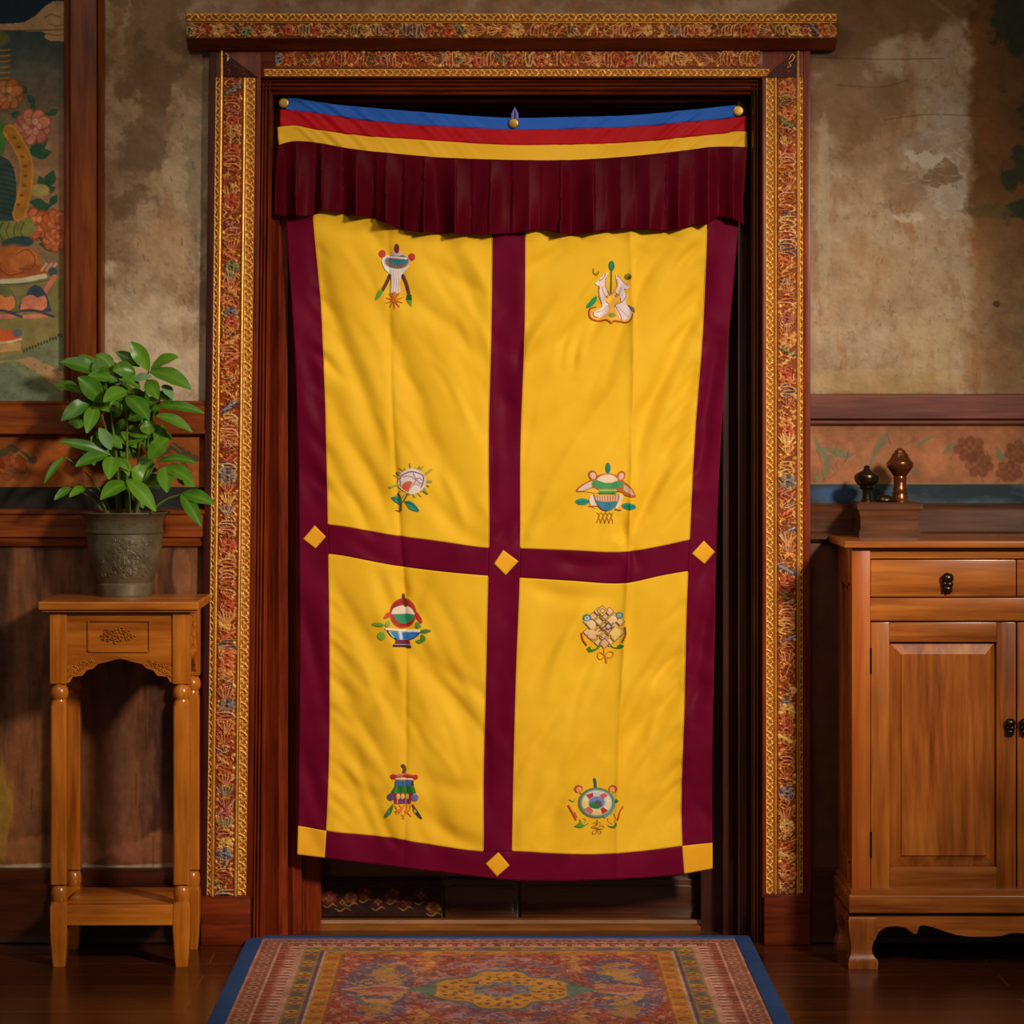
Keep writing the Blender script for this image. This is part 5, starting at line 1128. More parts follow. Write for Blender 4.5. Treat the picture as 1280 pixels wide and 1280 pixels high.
# ================================================================== carved plant stand
YF, YR = -0.362, -0.050
tx0, tx1 = X(47, YF), X(248, YF)
zt = Z(752, YF); ztb = Z(765, YF)
YL = -0.338                      # front face of the legs
stand = thing('plant_stand', 'tall honey-coloured carved wooden plant stand holding the potted plant', 'plant stand', ((tx0 + tx1) / 2, -0.2, 0.0))
bm = NB(); box(bm, tx0, tx1, YF, YR, ztb + 0.004, zt, 0.005, 3); box(bm, tx0 + .008, tx1 - .008, YF + .008, YR - .004, ztb - 0.001, ztb + 0.006, 0.002)
obj('tabletop', bm, M['stand_h'], stand)
lx = [(X(62, YL), X(83.5, YL)), (X(215.5, YL), X(236.5, YL))]
lw = lx[0][1] - lx[0][0]
zs = lambda py: Z(py, YL)
def stand_leg(x0, y0):
    bm = NB(); x1 = x0 + lw; y1 = y0 + lw; cx, cy = x0 + lw / 2, y0 + lw / 2
    box(bm, x0, x1, y0, y1, zs(855), ztb, 0.003)
    R = lw / 2
    lathe(bm, [(0, zs(878)), (R * .88, zs(878)), (R * .80, zs(875)), (R * 1.02, zs(872)), (R * 1.08, zs(867)), (R * 1.0, zs(861)), (R * .78, zs(858)), (R * .82, zs(855)), (0, zs(854))], cx, cy, 28)
    # chamfered shaft, slightly tapered
    def ring(hw, ch, z): return [bm.verts.new((cx + a, cy + b, z)) for a, b in ((-hw, -hw + ch), (-hw + ch, -hw), (hw - ch, -hw), (hw, -hw + ch), (hw, hw - ch), (hw - ch, hw), (-hw + ch, hw), (-hw, hw - ch))]
    def loft(rs):
        for a, b in zip(rs, rs[1:]):
            for k in range(8): bm.faces.new((a[k], a[(k + 1) % 8], b[(k + 1) % 8], b[k]))
        bm.faces.new(rs[0][::-1]); bm.faces.new(rs[-1])
    loft([ring(R * .93, R * .16, zs(1106)), ring(R * .93, R * .18, zs(1000)), ring(R * .92, R * .2, zs(884)), ring(R * .8, R * .3, zs(877))])
    lathe(bm, [(0, zs(1130)), (R * .82, zs(1130)), (R * .96, zs(1126)), (R * 1.02, zs(1118)), (R * .92, zs(1111)), (R * .74, zs(1108)), (0, zs(1105))], cx, cy, 28)
    loft([ring(R * .70, R * .12, 0.0), ring(R * .80, R * .12, zs(1200)), ring(R * 1.0, R * .12, zs(1165)), ring(R * 1.0, R * .12, zs(1134)), ring(R * .9, R * .3, zs(1128))])
    return bm
YRL = YR - 0.012 - lw
for x0, _ in lx:
    for y0 in (YL, YRL): obj('leg', stand_leg(x0, y0), M['stand'], stand)
# scalloped aprons
za = lambda py: Z(py, YL)
def apron_pts(xa, xb):
    f = [(0, 854), (0.03, 853), (0.06, 846), (0.15, 845), (0.19, 838), (0.25, 836), (0.30, 830), (0.40, 827), (0.46, 824.5), (0.5, 824)]
    pts = [(xa + (xb - xa) * t, za(p)) for t, p in f]; pts += [(xa + (xb - xa) * (1 - t), za(p)) for t, p in f[-2::-1]]
    return [(xa, ztb)] + pts + [(xb, ztb)]
def carve(seed, cw, ch, k, n, col=(206, 124, 46)):
    r = random.Random(seed); return r
xa, xb = lx[0][1], lx[1][0]
bm = NB(); prism(bm, apron_pts(xa - .002, xb + .002), 'y', YL + .006, YL + .024)
apr = obj('apron', bm, M['stand_h'], stand, smooth=False)
bm = NB()       # frame round the recessed carved tablet
px0, px1, pz0, pz1 = X(111, YL), X(186, YL), za(813), za(777)
for a, b, c_, d in ((px0 - .003, px0, pz0 - .003, pz1 + .003), (px1, px1 + .003, pz0 - .003, pz1 + .003), (px0, px1, pz1, pz1 + .003), (px0, px1, pz0 - .005, pz0)):
    box(bm, a, b, YL + .001, YL + .007, c_, d, 0.001)
obj('tablet_frame', bm, M['stand_h'], apr)
bm = NB(); r = random.Random(4)
for k in range(24):
    cx = X(146 + 22 * math.cos(k * 2.4) * (k / 24)**.5, YL); cz = za(795 + 9 * math.sin(k * 2.4) * (k / 24)**.5); s = r.choice((-1, 1)); q = r.uniform(.004, .008)
    pts = [(cx + s * q * (1 - t * .6) * math.cos(5 * t), YL + .0045 - .002 * math.sin(3 * t), cz + q * .8 * (1 - t * .6) * math.sin(5 * t)) for t in np.linspace(0, 1, 9)]
    tube(bm, pts, [.0016] * 8 + [.0006], 6)
obj('carved_scroll', bm, M['stand'], apr)
for sgn, x0 in ((1, X(86, YL)), (-1, X(214, YL))):
    bm = NB()
    for k in range(7):
        for j in range(2 if k < 5 else 1):
            cx = x0 + sgn * k * .0088; cz = za(846 - k * 3.2 - j * 9.0 + j * k); q = .0045
            pts = [(cx + sgn * q * (1 - t * .65) * math.cos(5.5 * t + k), YL + .004, cz + q * (1 - t * .65) * math.sin(5.5 * t + k)) for t in np.linspace(0, 1, 9)]
            tube(bm, pts, [.0015] * 8 + [.0006], 6)
    obj('carved_bracket', bm, M['stand'], apr)
for sx in (lx[0][0] + .006, lx[1][1] - .024):      # side aprons
    bm = NB(); ya, yb_ = YL + lw, YRL
    pts = [(ya, ztb), (ya, za(850)), (ya + .03, za(842)), (ya + .06, za(832)), ((ya + yb_) / 2, za(826)), (yb_ - .06, za(832)), (yb_ - .03, za(842)), (yb_, za(850)), (yb_, ztb)]
    prism(bm, pts, 'x', sx, sx + .018)
    sa = obj('apron', bm, M['stand_h'], stand, smooth=False)
    if sx > -0.9:
        bm = NB(); r = random.Random(9)
        for k in range(18):
            cy = ya + .02 + (yb_ - ya - .04) * k / 17; cz = za(800 + 22 * math.sin(k * 1.3)); q = .011
            pts = [(sx + .019, cy + q * (1 - t * .6) * math.cos(5 * t), cz + q * 1.6 * (1 - t * .6) * math.sin(5 * t)) for t in np.linspace(0, 1, 9)]
            tube(bm, pts, [.0018] * 8 + [.0006], 6)
        obj('carved_scroll', bm, M['stand'], sa)
bm = NB(); box(bm, xa - .008, xb + .008, YL + .012, YR - .020, za(1157), za(1131), 0.004)
box(bm, xa - .002, xb + .002, YL + .002, YL + .016, za(1157), za(1131), 0.003)
obj('shelf', bm, M['stand_h'], stand)

# ================================================================== potted plant
PY = -0.135
pcx = X(156, PY); sp_ = S(PY)
pot_z = zt
plant = thing('potted_plant', 'bushy green leafy plant in an aged bronze pot on the tall wooden stand', 'potted plant', (pcx, PY, pot_z))
zp = lambda py: pot_z + (744 - py) / sp_
pr = lambda w: w / 2 / sp_
prof = [(0, zp(744)), (pr(66), zp(744)), (pr(68), zp(741)), (pr(67), zp(736)), (pr(69), zp(732)), (pr(69), zp(729)), (pr(66), zp(727)), (pr(72), zp(722)), (pr(80), zp(713)), (pr(87), zp(701)), (pr(91.5), zp(688)), (pr(94), zp(672)), (pr(94), zp(666)),
        (pr(97), zp(664.5)), (pr(97.5), zp(662)), (pr(95), zp(660.5)), (pr(96), zp(654)), (pr(99), zp(648)), (pr(106), zp(642.5)), (pr(113), zp(640)), (pr(113), zp(638.8)), (pr(107), zp(639)), (pr(98), zp(644)), (pr(93), zp(650)), (pr(90), zp(656)), (0, zp(656))]
bm = NB(); lathe(bm, prof, pcx, PY, 56); pot = obj('pot', bm, M['pot'], plant, angle=30)
bm = NB(); r = random.Random(2)       # cast relief on the front of the pot
for k in range(90):
    t = max(-.6, min(1.0, r.gauss(0.2, 0.33))); py = r.uniform(672, 718); R = float(interp(-py, [(-722, pr(72)), (-713, pr(80)), (-701, pr(87)), (-688, pr(91.5)), (-672, pr(94))])) + .0004
    a = -math.pi / 2 + t; q = r.uniform(.003, .006)
    pts = []
    for u in np.linspace(0, 1, 7):
        aa = a + q * math.cos(5 * u + k) / R; zz = zp(py) + q * math.sin(5 * u + k)
        pts.append((pcx + R * math.cos(aa), PY + R * math.sin(aa), zz))
    tube(bm, pts, [.0012] * 6 + [.0005], 5)
obj('cast_relief', bm, M['pot'], pot)
bm = NB(); lathe(bm, [(0, zp(646)), (pr(50), zp(646.5)), (pr(93), zp(648)), (pr(90), zp(655))], pcx, PY, 40); obj('soil', bm, M['soil'], plant)

LC = lambda u, v: (u / 4.5714, 420 + v / 4.5714)       # position measured in a 280 px square
def leaf_mesh(name, B, T, width, droop, roll, m):
    B, T = Vector(B), Vector(T); ax = T - B; L = ax.length
    up = Vector((0, 0, 1)); cam = Vector((0.05, -1, 0.35)).normalized()
    nrm = cam - ax.normalized() * cam.dot(ax.normalized())
    nrm = (nrm.normalized() + up * 0.25 + ax.normalized().cross(cam) * roll).normalized()
    ctl = (B + T) / 2 + up * L * droop + nrm * L * 0.10
    ns, nw = 14, 6; V = []; cols = []
    for i in range(ns + 1):
        t = i / ns; p = B * (1 - t)**2 + ctl * 2 * t * (1 - t) + T * t * t
        d = ((ctl - B) * (1 - t) + (T - ctl) * t).normalized()
        nn = (nrm - d * nrm.dot(d)).normalized(); sd = d.cross(nn).normalized()
        w = width * 0.52 * max(0.0, math.sin(math.pi * min(1.0, t * 0.97 + 0.015)**0.98))**0.85 + 0.0005
        for j in range(nw + 1):
            s = j / nw * 2 - 1
            V.append(p + sd * (w * s) + nn * (0.22 * w * abs(s)**1.3 + 0.05 * w * math.sin(t * 16) * abs(s)))
            c0 = 0.42 if j == nw // 2 else 0.04 + 0.06 * (1 - abs(s)); cols += [c0, c0, c0, 1]
    Fc = [(i * (nw + 1) + j, (i + 1) * (nw + 1) + j, (i + 1) * (nw + 1) + j + 1, i * (nw + 1) + j + 1) for i in range(ns) for j in range(nw)]
    me = grid_mesh(name, np.array([tuple(v) for v in V]), np.array(Fc))
    at = me.color_attributes.new('Col', 'FLOAT_COLOR', 'POINT'); at.data.foreach_set('color', np.array(cols, np.float32))
    return link_mesh(name, me, m, plant)
LEAVES = [   # base, tip (in the square), width, dy base, dy tip, pale
 ((850, 195), (745, 35), 88, .00, -.02, 0), ((862, 195), (1020, 122), 84, -.01, -.03, 0), ((855, 205), (1092, 305), 100, -.02, -.06, 0),
 ((580, 215), (345, 150), 92, .00, -.02, 0), ((650, 200), (552, 105), 84, .03, .04, 0), ((800, 175), (662, 92), 62, .02, .02, 0),
 ((700, 280), (742, 165), 98, -.01, .02, 0), ((590, 380), (446, 236), 112, -.03, -.07, 0), ((470, 325), (312, 285), 76, -.01, -.02, 0),
 ((725, 315), (592, 378), 90, -.05, -.10, 0), ((530, 380), (350, 485), 84, -.03, -.06, 0), ((550, 405), (496, 556), 82, -.04, -.09, 0),
 ((722, 345), (850, 480), 104, -.05, -.10, 0), ((840, 255), (905, 360), 82, -.03, -.07, 0), ((890, 400), (1168, 442), 60, -.02, -.05, 0),
 ((890, 455), (1098, 550), 62, -.03, -.05, 0), ((635, 650), (566, 525), 66, -.05, -.08, 1), ((630, 680), (342, 602), 58, -.04, -.07, 0),
 ((615, 685), (432, 748), 72, -.05, -.10, 0), ((370, 693), (254, 842), 40, -.02, -.05, 0), ((645, 690), (622, 820), 92, -.06, -.11, 0),
 ((735, 848), (576, 935), 98, -.05, -.11, 0), ((725, 820), (890, 1002), 88, -.06, -.10, 0), ((850, 705), (964, 588), 92, -.03, -.05, 0),
 ((900, 720), (1120, 728), 54, -.03, -.06, 0), ((930, 760), (1108, 850), 94, -.04, -.09, 0), ((945, 745), (955, 895), 92, -.05, -.10, 0),
 ((1035, 905), (1222, 962), 82, -.04, -.08, 0), ((1035, 905), (1150, 1085), 74, -.05, -.10, 0), ((495, 868), (396, 922), 50, -.02, -.05, 0),
 ((410, 872), (312, 938), 46, -.02, -.05, 0), ((985, 590), (846, 560), 66, .02, .03, 0), ((700, 625), (820, 590), 72, .01, -.01, 0),
 ((590, 225), (450, 112), 60, .02, .03, 0), ((640, 250), (500, 235), 82, -.02, -.04, 0), ((760, 250), (868, 236), 50, -.04, -.06, 1),
 ((800, 300), (700, 240), 70, -.04, -.06, 0), ((600, 310), (640, 400), 70, .01, .0, 0), ((560, 250), (660, 340), 84, .02, .0, 0),
 ((650, 420), (540, 400), 70, .0, -.03, 0), ((660, 560), (780, 640), 90, .02, .0, 0), ((830, 620), (720, 560), 80, .02, .03, 0),
 ((700, 700), (735, 800), 52, -.05, -.08, 0), ((660, 700), (740, 770), 44, -.06, -.08, 0), ((840, 660), (880, 540), 70, .02, .02, 0),
 ((1010, 800), (1110, 860), 70, -.03, -.05, 0), ((900, 770), (800, 800), 60, .02, .03, 0), ((760, 880), (820, 985), 70, .02, .02, 0),
 ((620, 600), (520, 640), 60, .03, .04, 0), ((880, 330), (990, 390), 66, .02, .02, 0), ((930, 280), (985, 360), 56, -.02, -.05, 1), ((760, 360), (690, 440), 70, .03, .04, 0)]
for (b, t, w, yb0, yt0, pale) in LEAVES:
    yb1 = PY + yb0; yt1 = PY + yt0; pb, pt = LC(*b), LC(*t)
    leaf_mesh('leaf', (X(pb[0], yb1), yb1, Z(pb[1], yb1)), (X(pt[0], yt1), yt1, Z(pt[1], yt1)), w / 4.5714 / sp_, random.uniform(.06, .16), random.uniform(-.35, .35), M['leaf_pale'] if pale else M['leaf'])
r = random.Random(31)
for k in range(48):          # leaves filling the inside of the bush
    a = r.uniform(0, 2 * math.pi); u = r.uniform(500, 900); v = r.choice((r.uniform(150, 450), r.uniform(400, 640), r.uniform(560, 860)))
    pb = LC(u, v); y0 = PY + r.uniform(-.02, .05); y1 = y0 + r.uniform(-.02, .05); Lx = r.uniform(70, 120)
    pt = LC(u + Lx * 1.3 * math.cos(a), v + Lx * math.sin(a) - 10)
    leaf_mesh('leaf', (X(pb[0], y0), y0, Z(pb[1], y0)), (X(pt[0], y1), y1, Z(pt[1], y1)), r.uniform(70, 104) / 4.5714 / sp_, r.uniform(.05, .2), r.uniform(-.6, .6), M['leaf'])
for k, (u, v, bx) in enumerate(((850, 195, 168), (590, 220, 152), (725, 315, 160), (560, 390, 148), (635, 680, 150), (735, 830, 162), (900, 720, 170), (1035, 905, 184), (492, 868, 136), (885, 430, 172), (372, 693, 140), (720, 600, 158), (410, 872, 132))):
    p = LC(u, v); y1 = PY + (-.03 if v > 600 else -.01); y0 = PY + r.uniform(-.03, .03)
    B = Vector((X(bx, PY), y0, zp(648))); T = Vector((X(p[0], y1), y1, Z(p[1], y1))); mid = (B + T) / 2 + Vector(((B.x - T.x) * 0.18, r.uniform(-.01, .02), (T.z - B.z) * 0.15 + .01))
    pts = [B * (1 - t)**2 + mid * 2 * t * (1 - t) + T * t * t for t in np.linspace(0, 1, 12)]
    bm = NB(); tube(bm, pts, [.0042 * (1 - .55 * i / 11) if k < 8 else .0018 for i in range(12)], 7); obj('stem', bm, M['stem'], plant)

# ================================================================== cabinet on the right
KF = -0.362; KB = -0.342                      # front of the top, front of the carcase
zc = Z(676, KF); kx0 = X(1055, KF); kxm = X(1271, KB); kx1 = 2 * kxm - kx0
k_ = lambda px: X(px, KB); kz = lambda py: Z(py, KB)
cab = thing('cabinet', 'reddish brown wooden cabinet with panelled doors and drawers at the right', 'cabinet', ((kx0 + kx1) / 2, -0.18, 0.0))
bm = NB(); box(bm, kx0, kx1, KF, -0.036, zc - .0175, zc, 0.004, 3); obj('top', bm, M['cab_h'], cab)
mir = lambda x: 2 * kxm - x
BX0, BX1 = k_(1065), mir(k_(1065)); BYB = -0.044
# carcase with framed sides
for a, b in ((BX0, k_(1088)), (mir(k_(1088)), BX1)):
    bm = NB(); box(bm, a, b, KB, KB + .05, kz(1112), zc - .018, 0.002); obj('front_post', bm, M['cab_red'], cab)
for x0, x1, x2, x3 in ((BX0, BX0 + .014, BX0 + .010, BX0 + .022), (BX1 - .014, BX1, BX1 - .022, BX1 - .010)):
    bm = NB(); box(bm, x2, x3, KB + .04, BYB - .02, kz(1112), zc - .018)
    box(bm, x0, x1, BYB - .055, BYB, kz(1112), zc - .018, 0.002); box(bm, x0, x1, KB + .04, BYB - .05, kz(735), zc - .018, 0.002); box(bm, x0, x1, KB + .04, BYB - .05, kz(1112), kz(1080), 0.002)
    box(bm, x0, x1, KB + .045, KB + .075, kz(1085), kz(730), 0.002); box(bm, x0 + .004, x1, KB + .155, KB + .175, kz(1085), kz(730), 0.002)
    obj('side_panel', bm, M['cab'], cab)
bm = NB(); box(bm, BX0 + .01, BX1 - .01, BYB - .012, BYB, kz(1112), zc - .018); box(bm, BX0 + .01, BX1 - .01, KB + .03, BYB, kz(1118), kz(1108))
box(bm, k_(1086), mir(k_(1086)), KB + .024, KB + .03, kz(1112), zc - .018)
obj('carcase', bm, M['cab'], cab)
bm = NB(); box(bm, k_(1088), mir(k_(1088)), KB + .006, KB + .03, kz(698.5), zc - .018, 0.002); obj('rail', bm, M['cab_h'], cab)
bm = NB(); box(bm, k_(1088), mir(k_(1088)), KB + .001, KB + .03, kz(776), kz(747.5), 0.002); obj('rail', bm, M['cab_h'], cab)
def knob(parent, cx, cz, y, big, name):
    bm = NB(); s = 1.0 if big else 0.85
    # pear-shaped backplate, domed knob and lobed drop
    pts = [(cx + s * .0125 * math.cos(t) * (1 - .25 * math.sin(t)), cz + s * .022 * math.sin(t)) for t in np.linspace(0, 2 * math.pi, 28, endpoint=False)]
    prism(bm, pts, 'y', y - .0025, y + .001)
    def sph(x, yy, z, rx, ry, rz):
        g = bmesh.ops.create_uvsphere(bm, u_segments=16, v_segments=10, radius=1.0)
        for v in g['verts']: v.co = Vector((x + v.co.x * rx, yy + v.co.y * ry, z + v.co.z * rz))
    sph(cx, y - .012, cz + s * .009, s * .0150, s * .013, s * .0135); sph(cx, y - .006, cz + s * .006, s * .008, .008, s * .008)
    sph(cx + s * .004, y - .011, cz - s * .006, s * .010, s * .010, s * .009); sph(cx - s * .007, y - .010, cz - s * .005, s * .006, s * .007, s * .008)
    sph(cx, y - .009, cz - s * .017, s * .0125, s * .009, s * .0085); sph(cx - s * .008, y - .009, cz - s * .022, s * .004, .005, s * .005); sph(cx + s * .008, y - .009, cz - s * .022, s * .004, .005, s * .005); sph(cx, y - .010, cz - s * .024, s * .004, .005, s * .005)
    return obj(name, bm, M['dark_bronze'], parent)
for side in (0, 1):
    mx = (lambda x: x) if side == 0 else mir
    so = lambda a, b: (min(mx(a), mx(b)), max(mx(a), mx(b)))
    x0, x1 = so(k_(1088.6), k_(1270.4))
    bm = NB(); box(bm, x0, x1, KB + .0035, KB + .024, kz(746), kz(700), 0.002)
    dr = obj('drawer', bm, M['cab_h'], cab); knob(dr, mx(k_(1184)), kz(727), KB + .0035, True, 'knob')
    dz0, dz1 = kz(1110.5), kz(778)
    door_e = None
    bm = NB()     # stiles
    a, b = so(k_(1088.8), k_(1112)); box(bm, a, b, KB + .002, KB + .024, dz0, dz1, 0.002)
    a, b = so(k_(1246), k_(1270.2)); box(bm, a, b, KB + .002, KB + .024, dz0, dz1, 0.002)
    dv = obj('door', bm, M['cab'], cab)
    bm = NB(); a, b = so(k_(1112), k_(1246)); box(bm, a, b, KB + .002, KB + .024, kz(802.5), dz1, 0.002); obj('door_rail', bm, M['cab_h'], dv)
    bm = NB(); box(bm, a, b, KB + .002, KB + .024, dz0, kz(1084), 0.002); obj('door_rail', bm, M['cab_h'], dv)
    # raised and fielded panel
    bm = NB(); a, b = so(k_(1112), k_(1246)); z0, z1 = kz(1084), kz(802.5); i0, i1 = so(k_(1126.5), k_(1232)); j0, j1 = kz(1070), kz(818)
    yo, yi = KB + .017, KB + .005
    O = [bm.verts.new(p) for p in ((a, yo, z0), (b, yo, z0), (b, yo, z1), (a, yo, z1))]; I = [bm.verts.new(p) for p in ((i0, yi, j0), (i1, yi, j0), (i1, yi, j1), (i0, yi, j1))]; G = [bm.verts.new((p[0], yi - .0035, p[1])) for p in ((i0 + .001, j0 + .001), (i1 - .001, j0 + .001), (i1 - .001, j1 - .001), (i0 + .001, j1 - .001))]
    K = [bm.verts.new((v.co.x, KB + .024, v.co.z)) for v in O]
    for P_, Q_ in ((K, O), (O, I), (I, G)):
        for i in range(4): bm.faces.new((P_[i], P_[(i + 1) % 4], Q_[(i + 1) % 4], Q_[i]))
    bm.faces.new(G); bm.faces.new(K[::-1])
    obj('door_panel', bm, M['cab'], dv, smooth=False)
    knob(dv, mx(k_(1262)), kz(907), KB + .002, False, 'knob')
    for pz in (826, 1056):
        bm = NB(); hx = mx(k_(1088.5)); tube(bm, [(hx, KB + .001, kz(pz + 16)), (hx, KB + .001, kz(pz - 16))], .0028, 10); obj('hinge', bm, M['dark_bronze'], dv)
# base moulding and shaped apron with ogee feet
bm = NB()
mo = [(KB + .02, 1111), (KB - .002, 1111), (KB - .004, 1115), (KB - .014, 1118), (KB - .016, 1121), (KB - .016, 1138), (KB - .012, 1141.5), (KB + .02, 1141.5)]
YM = KB - .016; mzf = lambda py: Z(py, YM)
box(bm, X(1061, YM), mir(X(1061, YM)), YM, BYB + .004, mzf(1142), mzf(1119), 0.005, 3); box(bm, X(1063.5, YM), mir(X(1063.5, YM)), YM + .005, BYB + .002, mzf(1121), mzf(1111.5), 0.003)
obj('base_moulding', bm, M['cab_h'], cab)
def foot(x0, dirx, y0, diry):
    """ogee bracket foot: section sweeps in and out again towards the floor"""
    bm = NB(); w = .066
    prof = [(1147, .000, 1.0), (1150, -.002, 1.02), (1158, -.001, 1.02), (1168, .001, .98), (1178, .004, .90), (1186, .006, .84), (1192, .005, .86), (1197, .002, .94), (1200, -.001, 1.04), (1204, -.002, 1.06), (1211, -.0015, 1.04), (1215, .000, 1.0)]
    rs = []
    for py, o, f in prof:
        z = max(0.0, mzf(py)) if py < 1215 else 0.0
        xa_, xb_ = x0 + dirx * o, x0 + dirx * (w * f * .5 + w * .5 if py < 1170 else w * f); ya_, yb_ = y0 + diry * o, y0 + diry * w * f
        rs.append([bm.verts.new(p) for p in ((xa_, ya_, z), (xb_, ya_, z), (xb_, yb_, z), (xa_, yb_, z))])
    for a, b in zip(rs, rs[1:]):
        for i in range(4): bm.faces.new((a[i], a[(i + 1) % 4], b[(i + 1) % 4], b[i]))
    bm.faces.new(rs[0][::-1]); bm.faces.new(rs[-1])
    return bm
FX0, FX1 = X(1061.5, YM), mir(X(1061.5, YM))
for x0, dx in ((FX0, 1), (FX1, -1)):
    for y0, dy in ((YM, 1), (BYB, -1)): obj('foot', foot(x0, dx, y0, dy), M['cab'], cab, angle=50)
ap = [(1061.5, 1146), (1061.5, 1160), (1094, 1176), (1096, 1170), (1100, 1164), (1106, 1160), (1114, 1158), (1124, 1158), (1132, 1160), (1139, 1165), (1143, 1167.5), (1146, 1167), (1148, 1162), (1150, 1157.5), (1155, 1156.5), (1166, 1159), (1180, 1164), (1196, 1169), (1212, 1171), (1240, 1171), (1252, 1170), (1262, 1167), (1271, 1166)]
P_ = [(X(a, YM), mzf(b)) for a, b in ap]; P_ += [(mir(a), b) for a, b in P_[::-1][1:]]
bm = NB(); prism(bm, P_, 'y', YM + .002, YM + .022); obj('apron', bm, M['cab_h'], cab, smooth=False)
for xx in (FX0 + .002, FX1 - .020):
    bm = NB(); s0, s1 = YM + .01, BYB; f = lambda t: s0 + (s1 - s0) * t
    prism(bm, [(f(0), mzf(1146)), (f(0), mzf(1176)), (f(.24), mzf(1176)), (f(.28), mzf(1164)), (f(.36), mzf(1160)), (f(.42), mzf(1166)), (f(.5), mzf(1158)), (f(.6), mzf(1162)), (f(.72), mzf(1162)), (f(.76), mzf(1176)), (f(1), mzf(1176)), (f(1), mzf(1146))], 'x', xx, xx + .018)
    obj('apron', bm, M['cab'], cab, smooth=False)

# ================================================================== on the cabinet: box and bronzes
BY0, BY1 = -0.185, -0.055
b_ = lambda px: X(px, BY0); bz = lambda py: zc + (671 - py) / S(BY0)
wb = thing('wooden_box', 'small dark wooden box with a flared lid on the cabinet top', 'box', (b_(1112), -0.12, zc))
bm = NB()
def frus(bm, lv):
    rs = []
    for py, xa_, xb_, o in lv:
        z = bz(py); rs.append([bm.verts.new(p) for p in ((b_(xa_), BY0 + o, z), (b_(xb_), BY0 + o, z), (b_(xb_), BY1 - o, z), (b_(xa_), BY1 - o, z))])
    for a, b in zip(rs, rs[1:]):
        for i in range(4): bm.faces.new((a[i], a[(i + 1) % 4], b[(i + 1) % 4], b[i]))
    bm.faces.new(rs[0][::-1]); bm.faces.new(rs[-1]); return bm
frus(bm, [(671, 1074, 1150, 0), (663, 1074, 1150, 0), (661, 1076, 1148, .004), (650, 1076, 1147, .004), (644, 1075.5, 1147, .003), (640, 1074.5, 1148.5, .002), (637, 1073.5, 1150.5, 0)])
obj('body', bm, M['box'], wb, smooth=False)
bm = NB(); frus(bm, [(637, 1073, 1151.5, -.001), (634.5, 1071.5, 1153.5, -.004), (629.5, 1071.5, 1153.5, -.004), (627, 1074, 1151, .002)])
obj('lid', bm, M['box'], wb, smooth=False)
zl = bz(627)
Y0 = -0.125; q_ = S(Y0)
def turned(name, label, px, ref, prof, m, cat, n=36):
    t = [(w / 2 / q_, zl + (ref - py) / q_) for w, py in prof]
    bm = NB(); cx = X(px, Y0); lathe(bm, t, cx, Y0, n)
    o = obj(name, bm, m, None, origin=(cx, Y0, zl), angle=32); return tag(o, label, cat)
turned('bronze_finial', 'short dark bronze finial on a slim stem, at the left of the wooden box lid', 1083.5, 624,
       [(0, 624), (15, 624), (15, 622), (12, 620), (11, 612), (12, 609), (16, 607.5), (20, 606), (17, 604), (24, 602), (30, 598), (32, 594), (30, 590.5), (24, 588), (15, 586), (9, 584), (7, 582), (7.5, 580), (4, 578.5), (0, 578)], M['dark_bronze'], 'ornament')
turned('bronze_finial', 'tall copper-brown turned finial standing at the right of the wooden box lid', 1125, 624,
       [(0, 624), (22, 624), (22, 622), (20, 620.5), (20, 617), (18.5, 615.5), (19, 612), (17, 610.5), (17.5, 607), (16, 605.5), (16.5, 602), (15.5, 600.5), (16, 597), (17, 594), (16, 592), (20, 589), (26, 585), (32, 581), (34, 577.5), (33, 574.5), (27, 571.5), (22, 568), (19, 564), (15, 563), (13, 560), (9, 559), (5, 557), (0, 556.5)], M['copper'], 'ornament')
bm = NB(); cx = X(1107, Y0)
lathe(bm, [(0, zl), (9.5 / q_, zl), (11 / q_, zl + 2.5 / q_), (10 / q_, zl + 6 / q_), (6 / q_, zl + 8.6 / q_), (0, zl + 9.2 / q_)], cx - 2.5 / q_, Y0 - .02, 24, 1.0, .8)
lathe(bm, [(0, zl), (5 / q_, zl), (6 / q_, zl + 2 / q_), (4 / q_, zl + 4.6 / q_), (0, zl + 5.2 / q_)], cx + 8 / q_, Y0 - .026, 20)
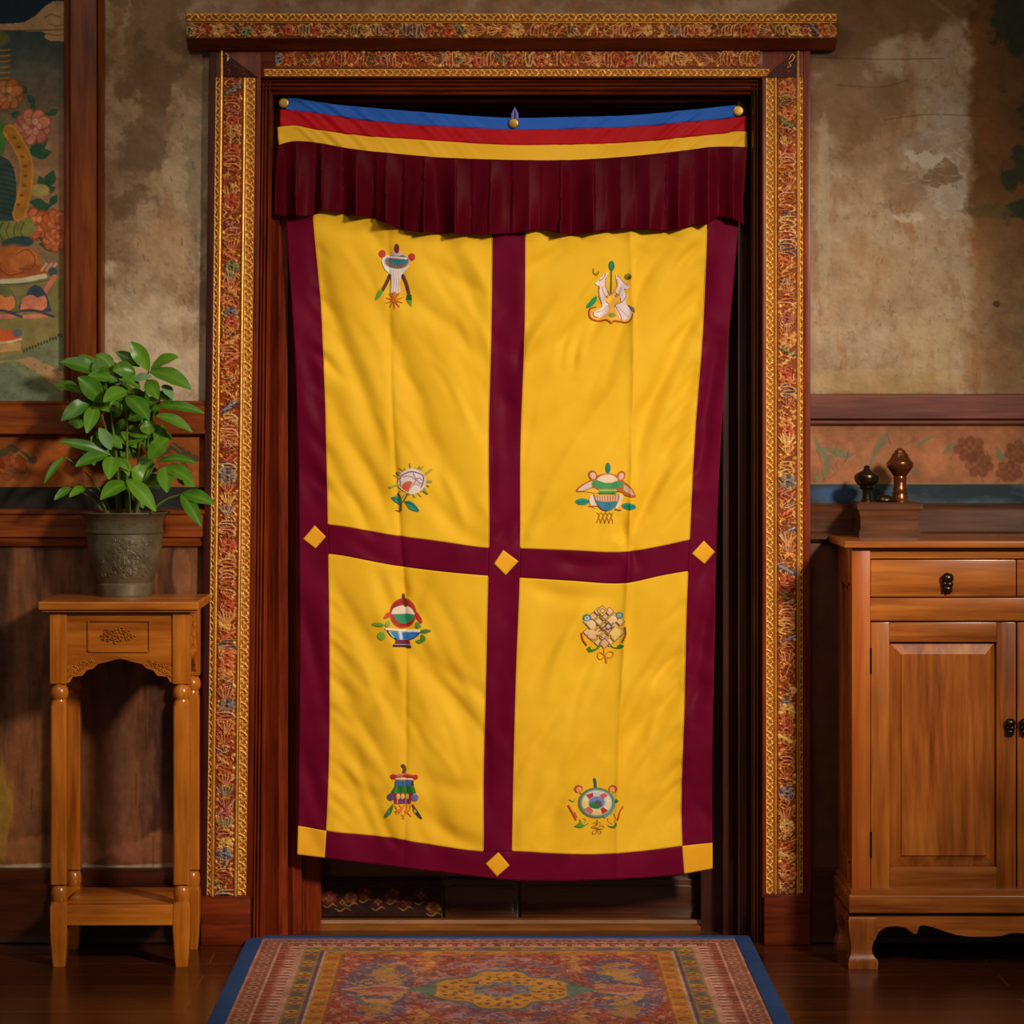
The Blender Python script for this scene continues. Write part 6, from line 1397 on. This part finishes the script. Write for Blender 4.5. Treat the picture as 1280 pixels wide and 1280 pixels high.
tag(obj('bronze_pebble', bm, M['dark_bronze'], None, origin=(cx, Y0 - .02, zl)), 'small rounded dark bronze lump lying between the two finials', 'ornament')

# ================================================================== light
def area(name, loc, target, size, power, col, spread=None):
    l = bpy.data.lights.new(name, 'AREA'); l.shape = 'RECTANGLE'; l.size, l.size_y = size; l.energy = power; l.color = col
    if spread: l.spread = math.radians(spread)
    o = bpy.data.objects.new(name, l); COL.objects.link(o); o.location = loc
    o.rotation_euler = (Vector(target) - Vector(loc)).to_track_quat('-Z', 'Y').to_euler(); return o
def spot(name, loc, target, power, col, ang, blend, rad):
    l = bpy.data.lights.new(name, 'SPOT'); l.energy = power; l.color = col; l.spot_size = math.radians(ang); l.spot_blend = blend; l.shadow_soft_size = rad
    o = bpy.data.objects.new(name, l); COL.objects.link(o); o.location = loc
    o.rotation_euler = (Vector(target) - Vector(loc)).to_track_quat('-Z', 'Y').to_euler(); return o
spot('window_light', (2.5, -4.5, 2.95), (0.0, 0.0, 0.86), 1180, (1.0, 0.89, 0.73), 37, 1.0, 0.28)
area('overhead_fill', (-0.8, -4.2, 4.4), (0.0, 0.0, 1.0), (2.6, 2.0), 50, (1.0, 0.86, 0.68))  # added soft fill from above, standing for no real lamp
w = bpy.data.worlds.new('room_air'); SC.world = w; w.use_nodes = True
bg = w.node_tree.nodes['Background']; bg.inputs['Color'].default_value = (1.0, 0.86, 0.70, 1); bg.inputs['Strength'].default_value = 0.09

# ================================================================== camera
cd = bpy.data.cameras.new('camera'); cam = bpy.data.objects.new('camera', cd); COL.objects.link(cam)
cam.location = (0.0, CY, CZ); cam.rotation_euler = (math.pi / 2, 0, 0)
cd.sensor_width = 36.0; cd.sensor_fit = 'HORIZONTAL'; cd.lens = F / 1280 * 36.0
cd.shift_x = (640 - VX) / 1280; cd.shift_y = -(640 - VY) / 1280
cd.clip_end = 60
SC.camera = cam
SC.view_settings.view_transform = 'Standard'; SC.view_settings.look = 'None'
SC.view_settings.gamma = 1.0; SC.view_settings.use_curve_mapping = False
SC.view_settings.exposure = 0.0
SC.render.film_transparent = False
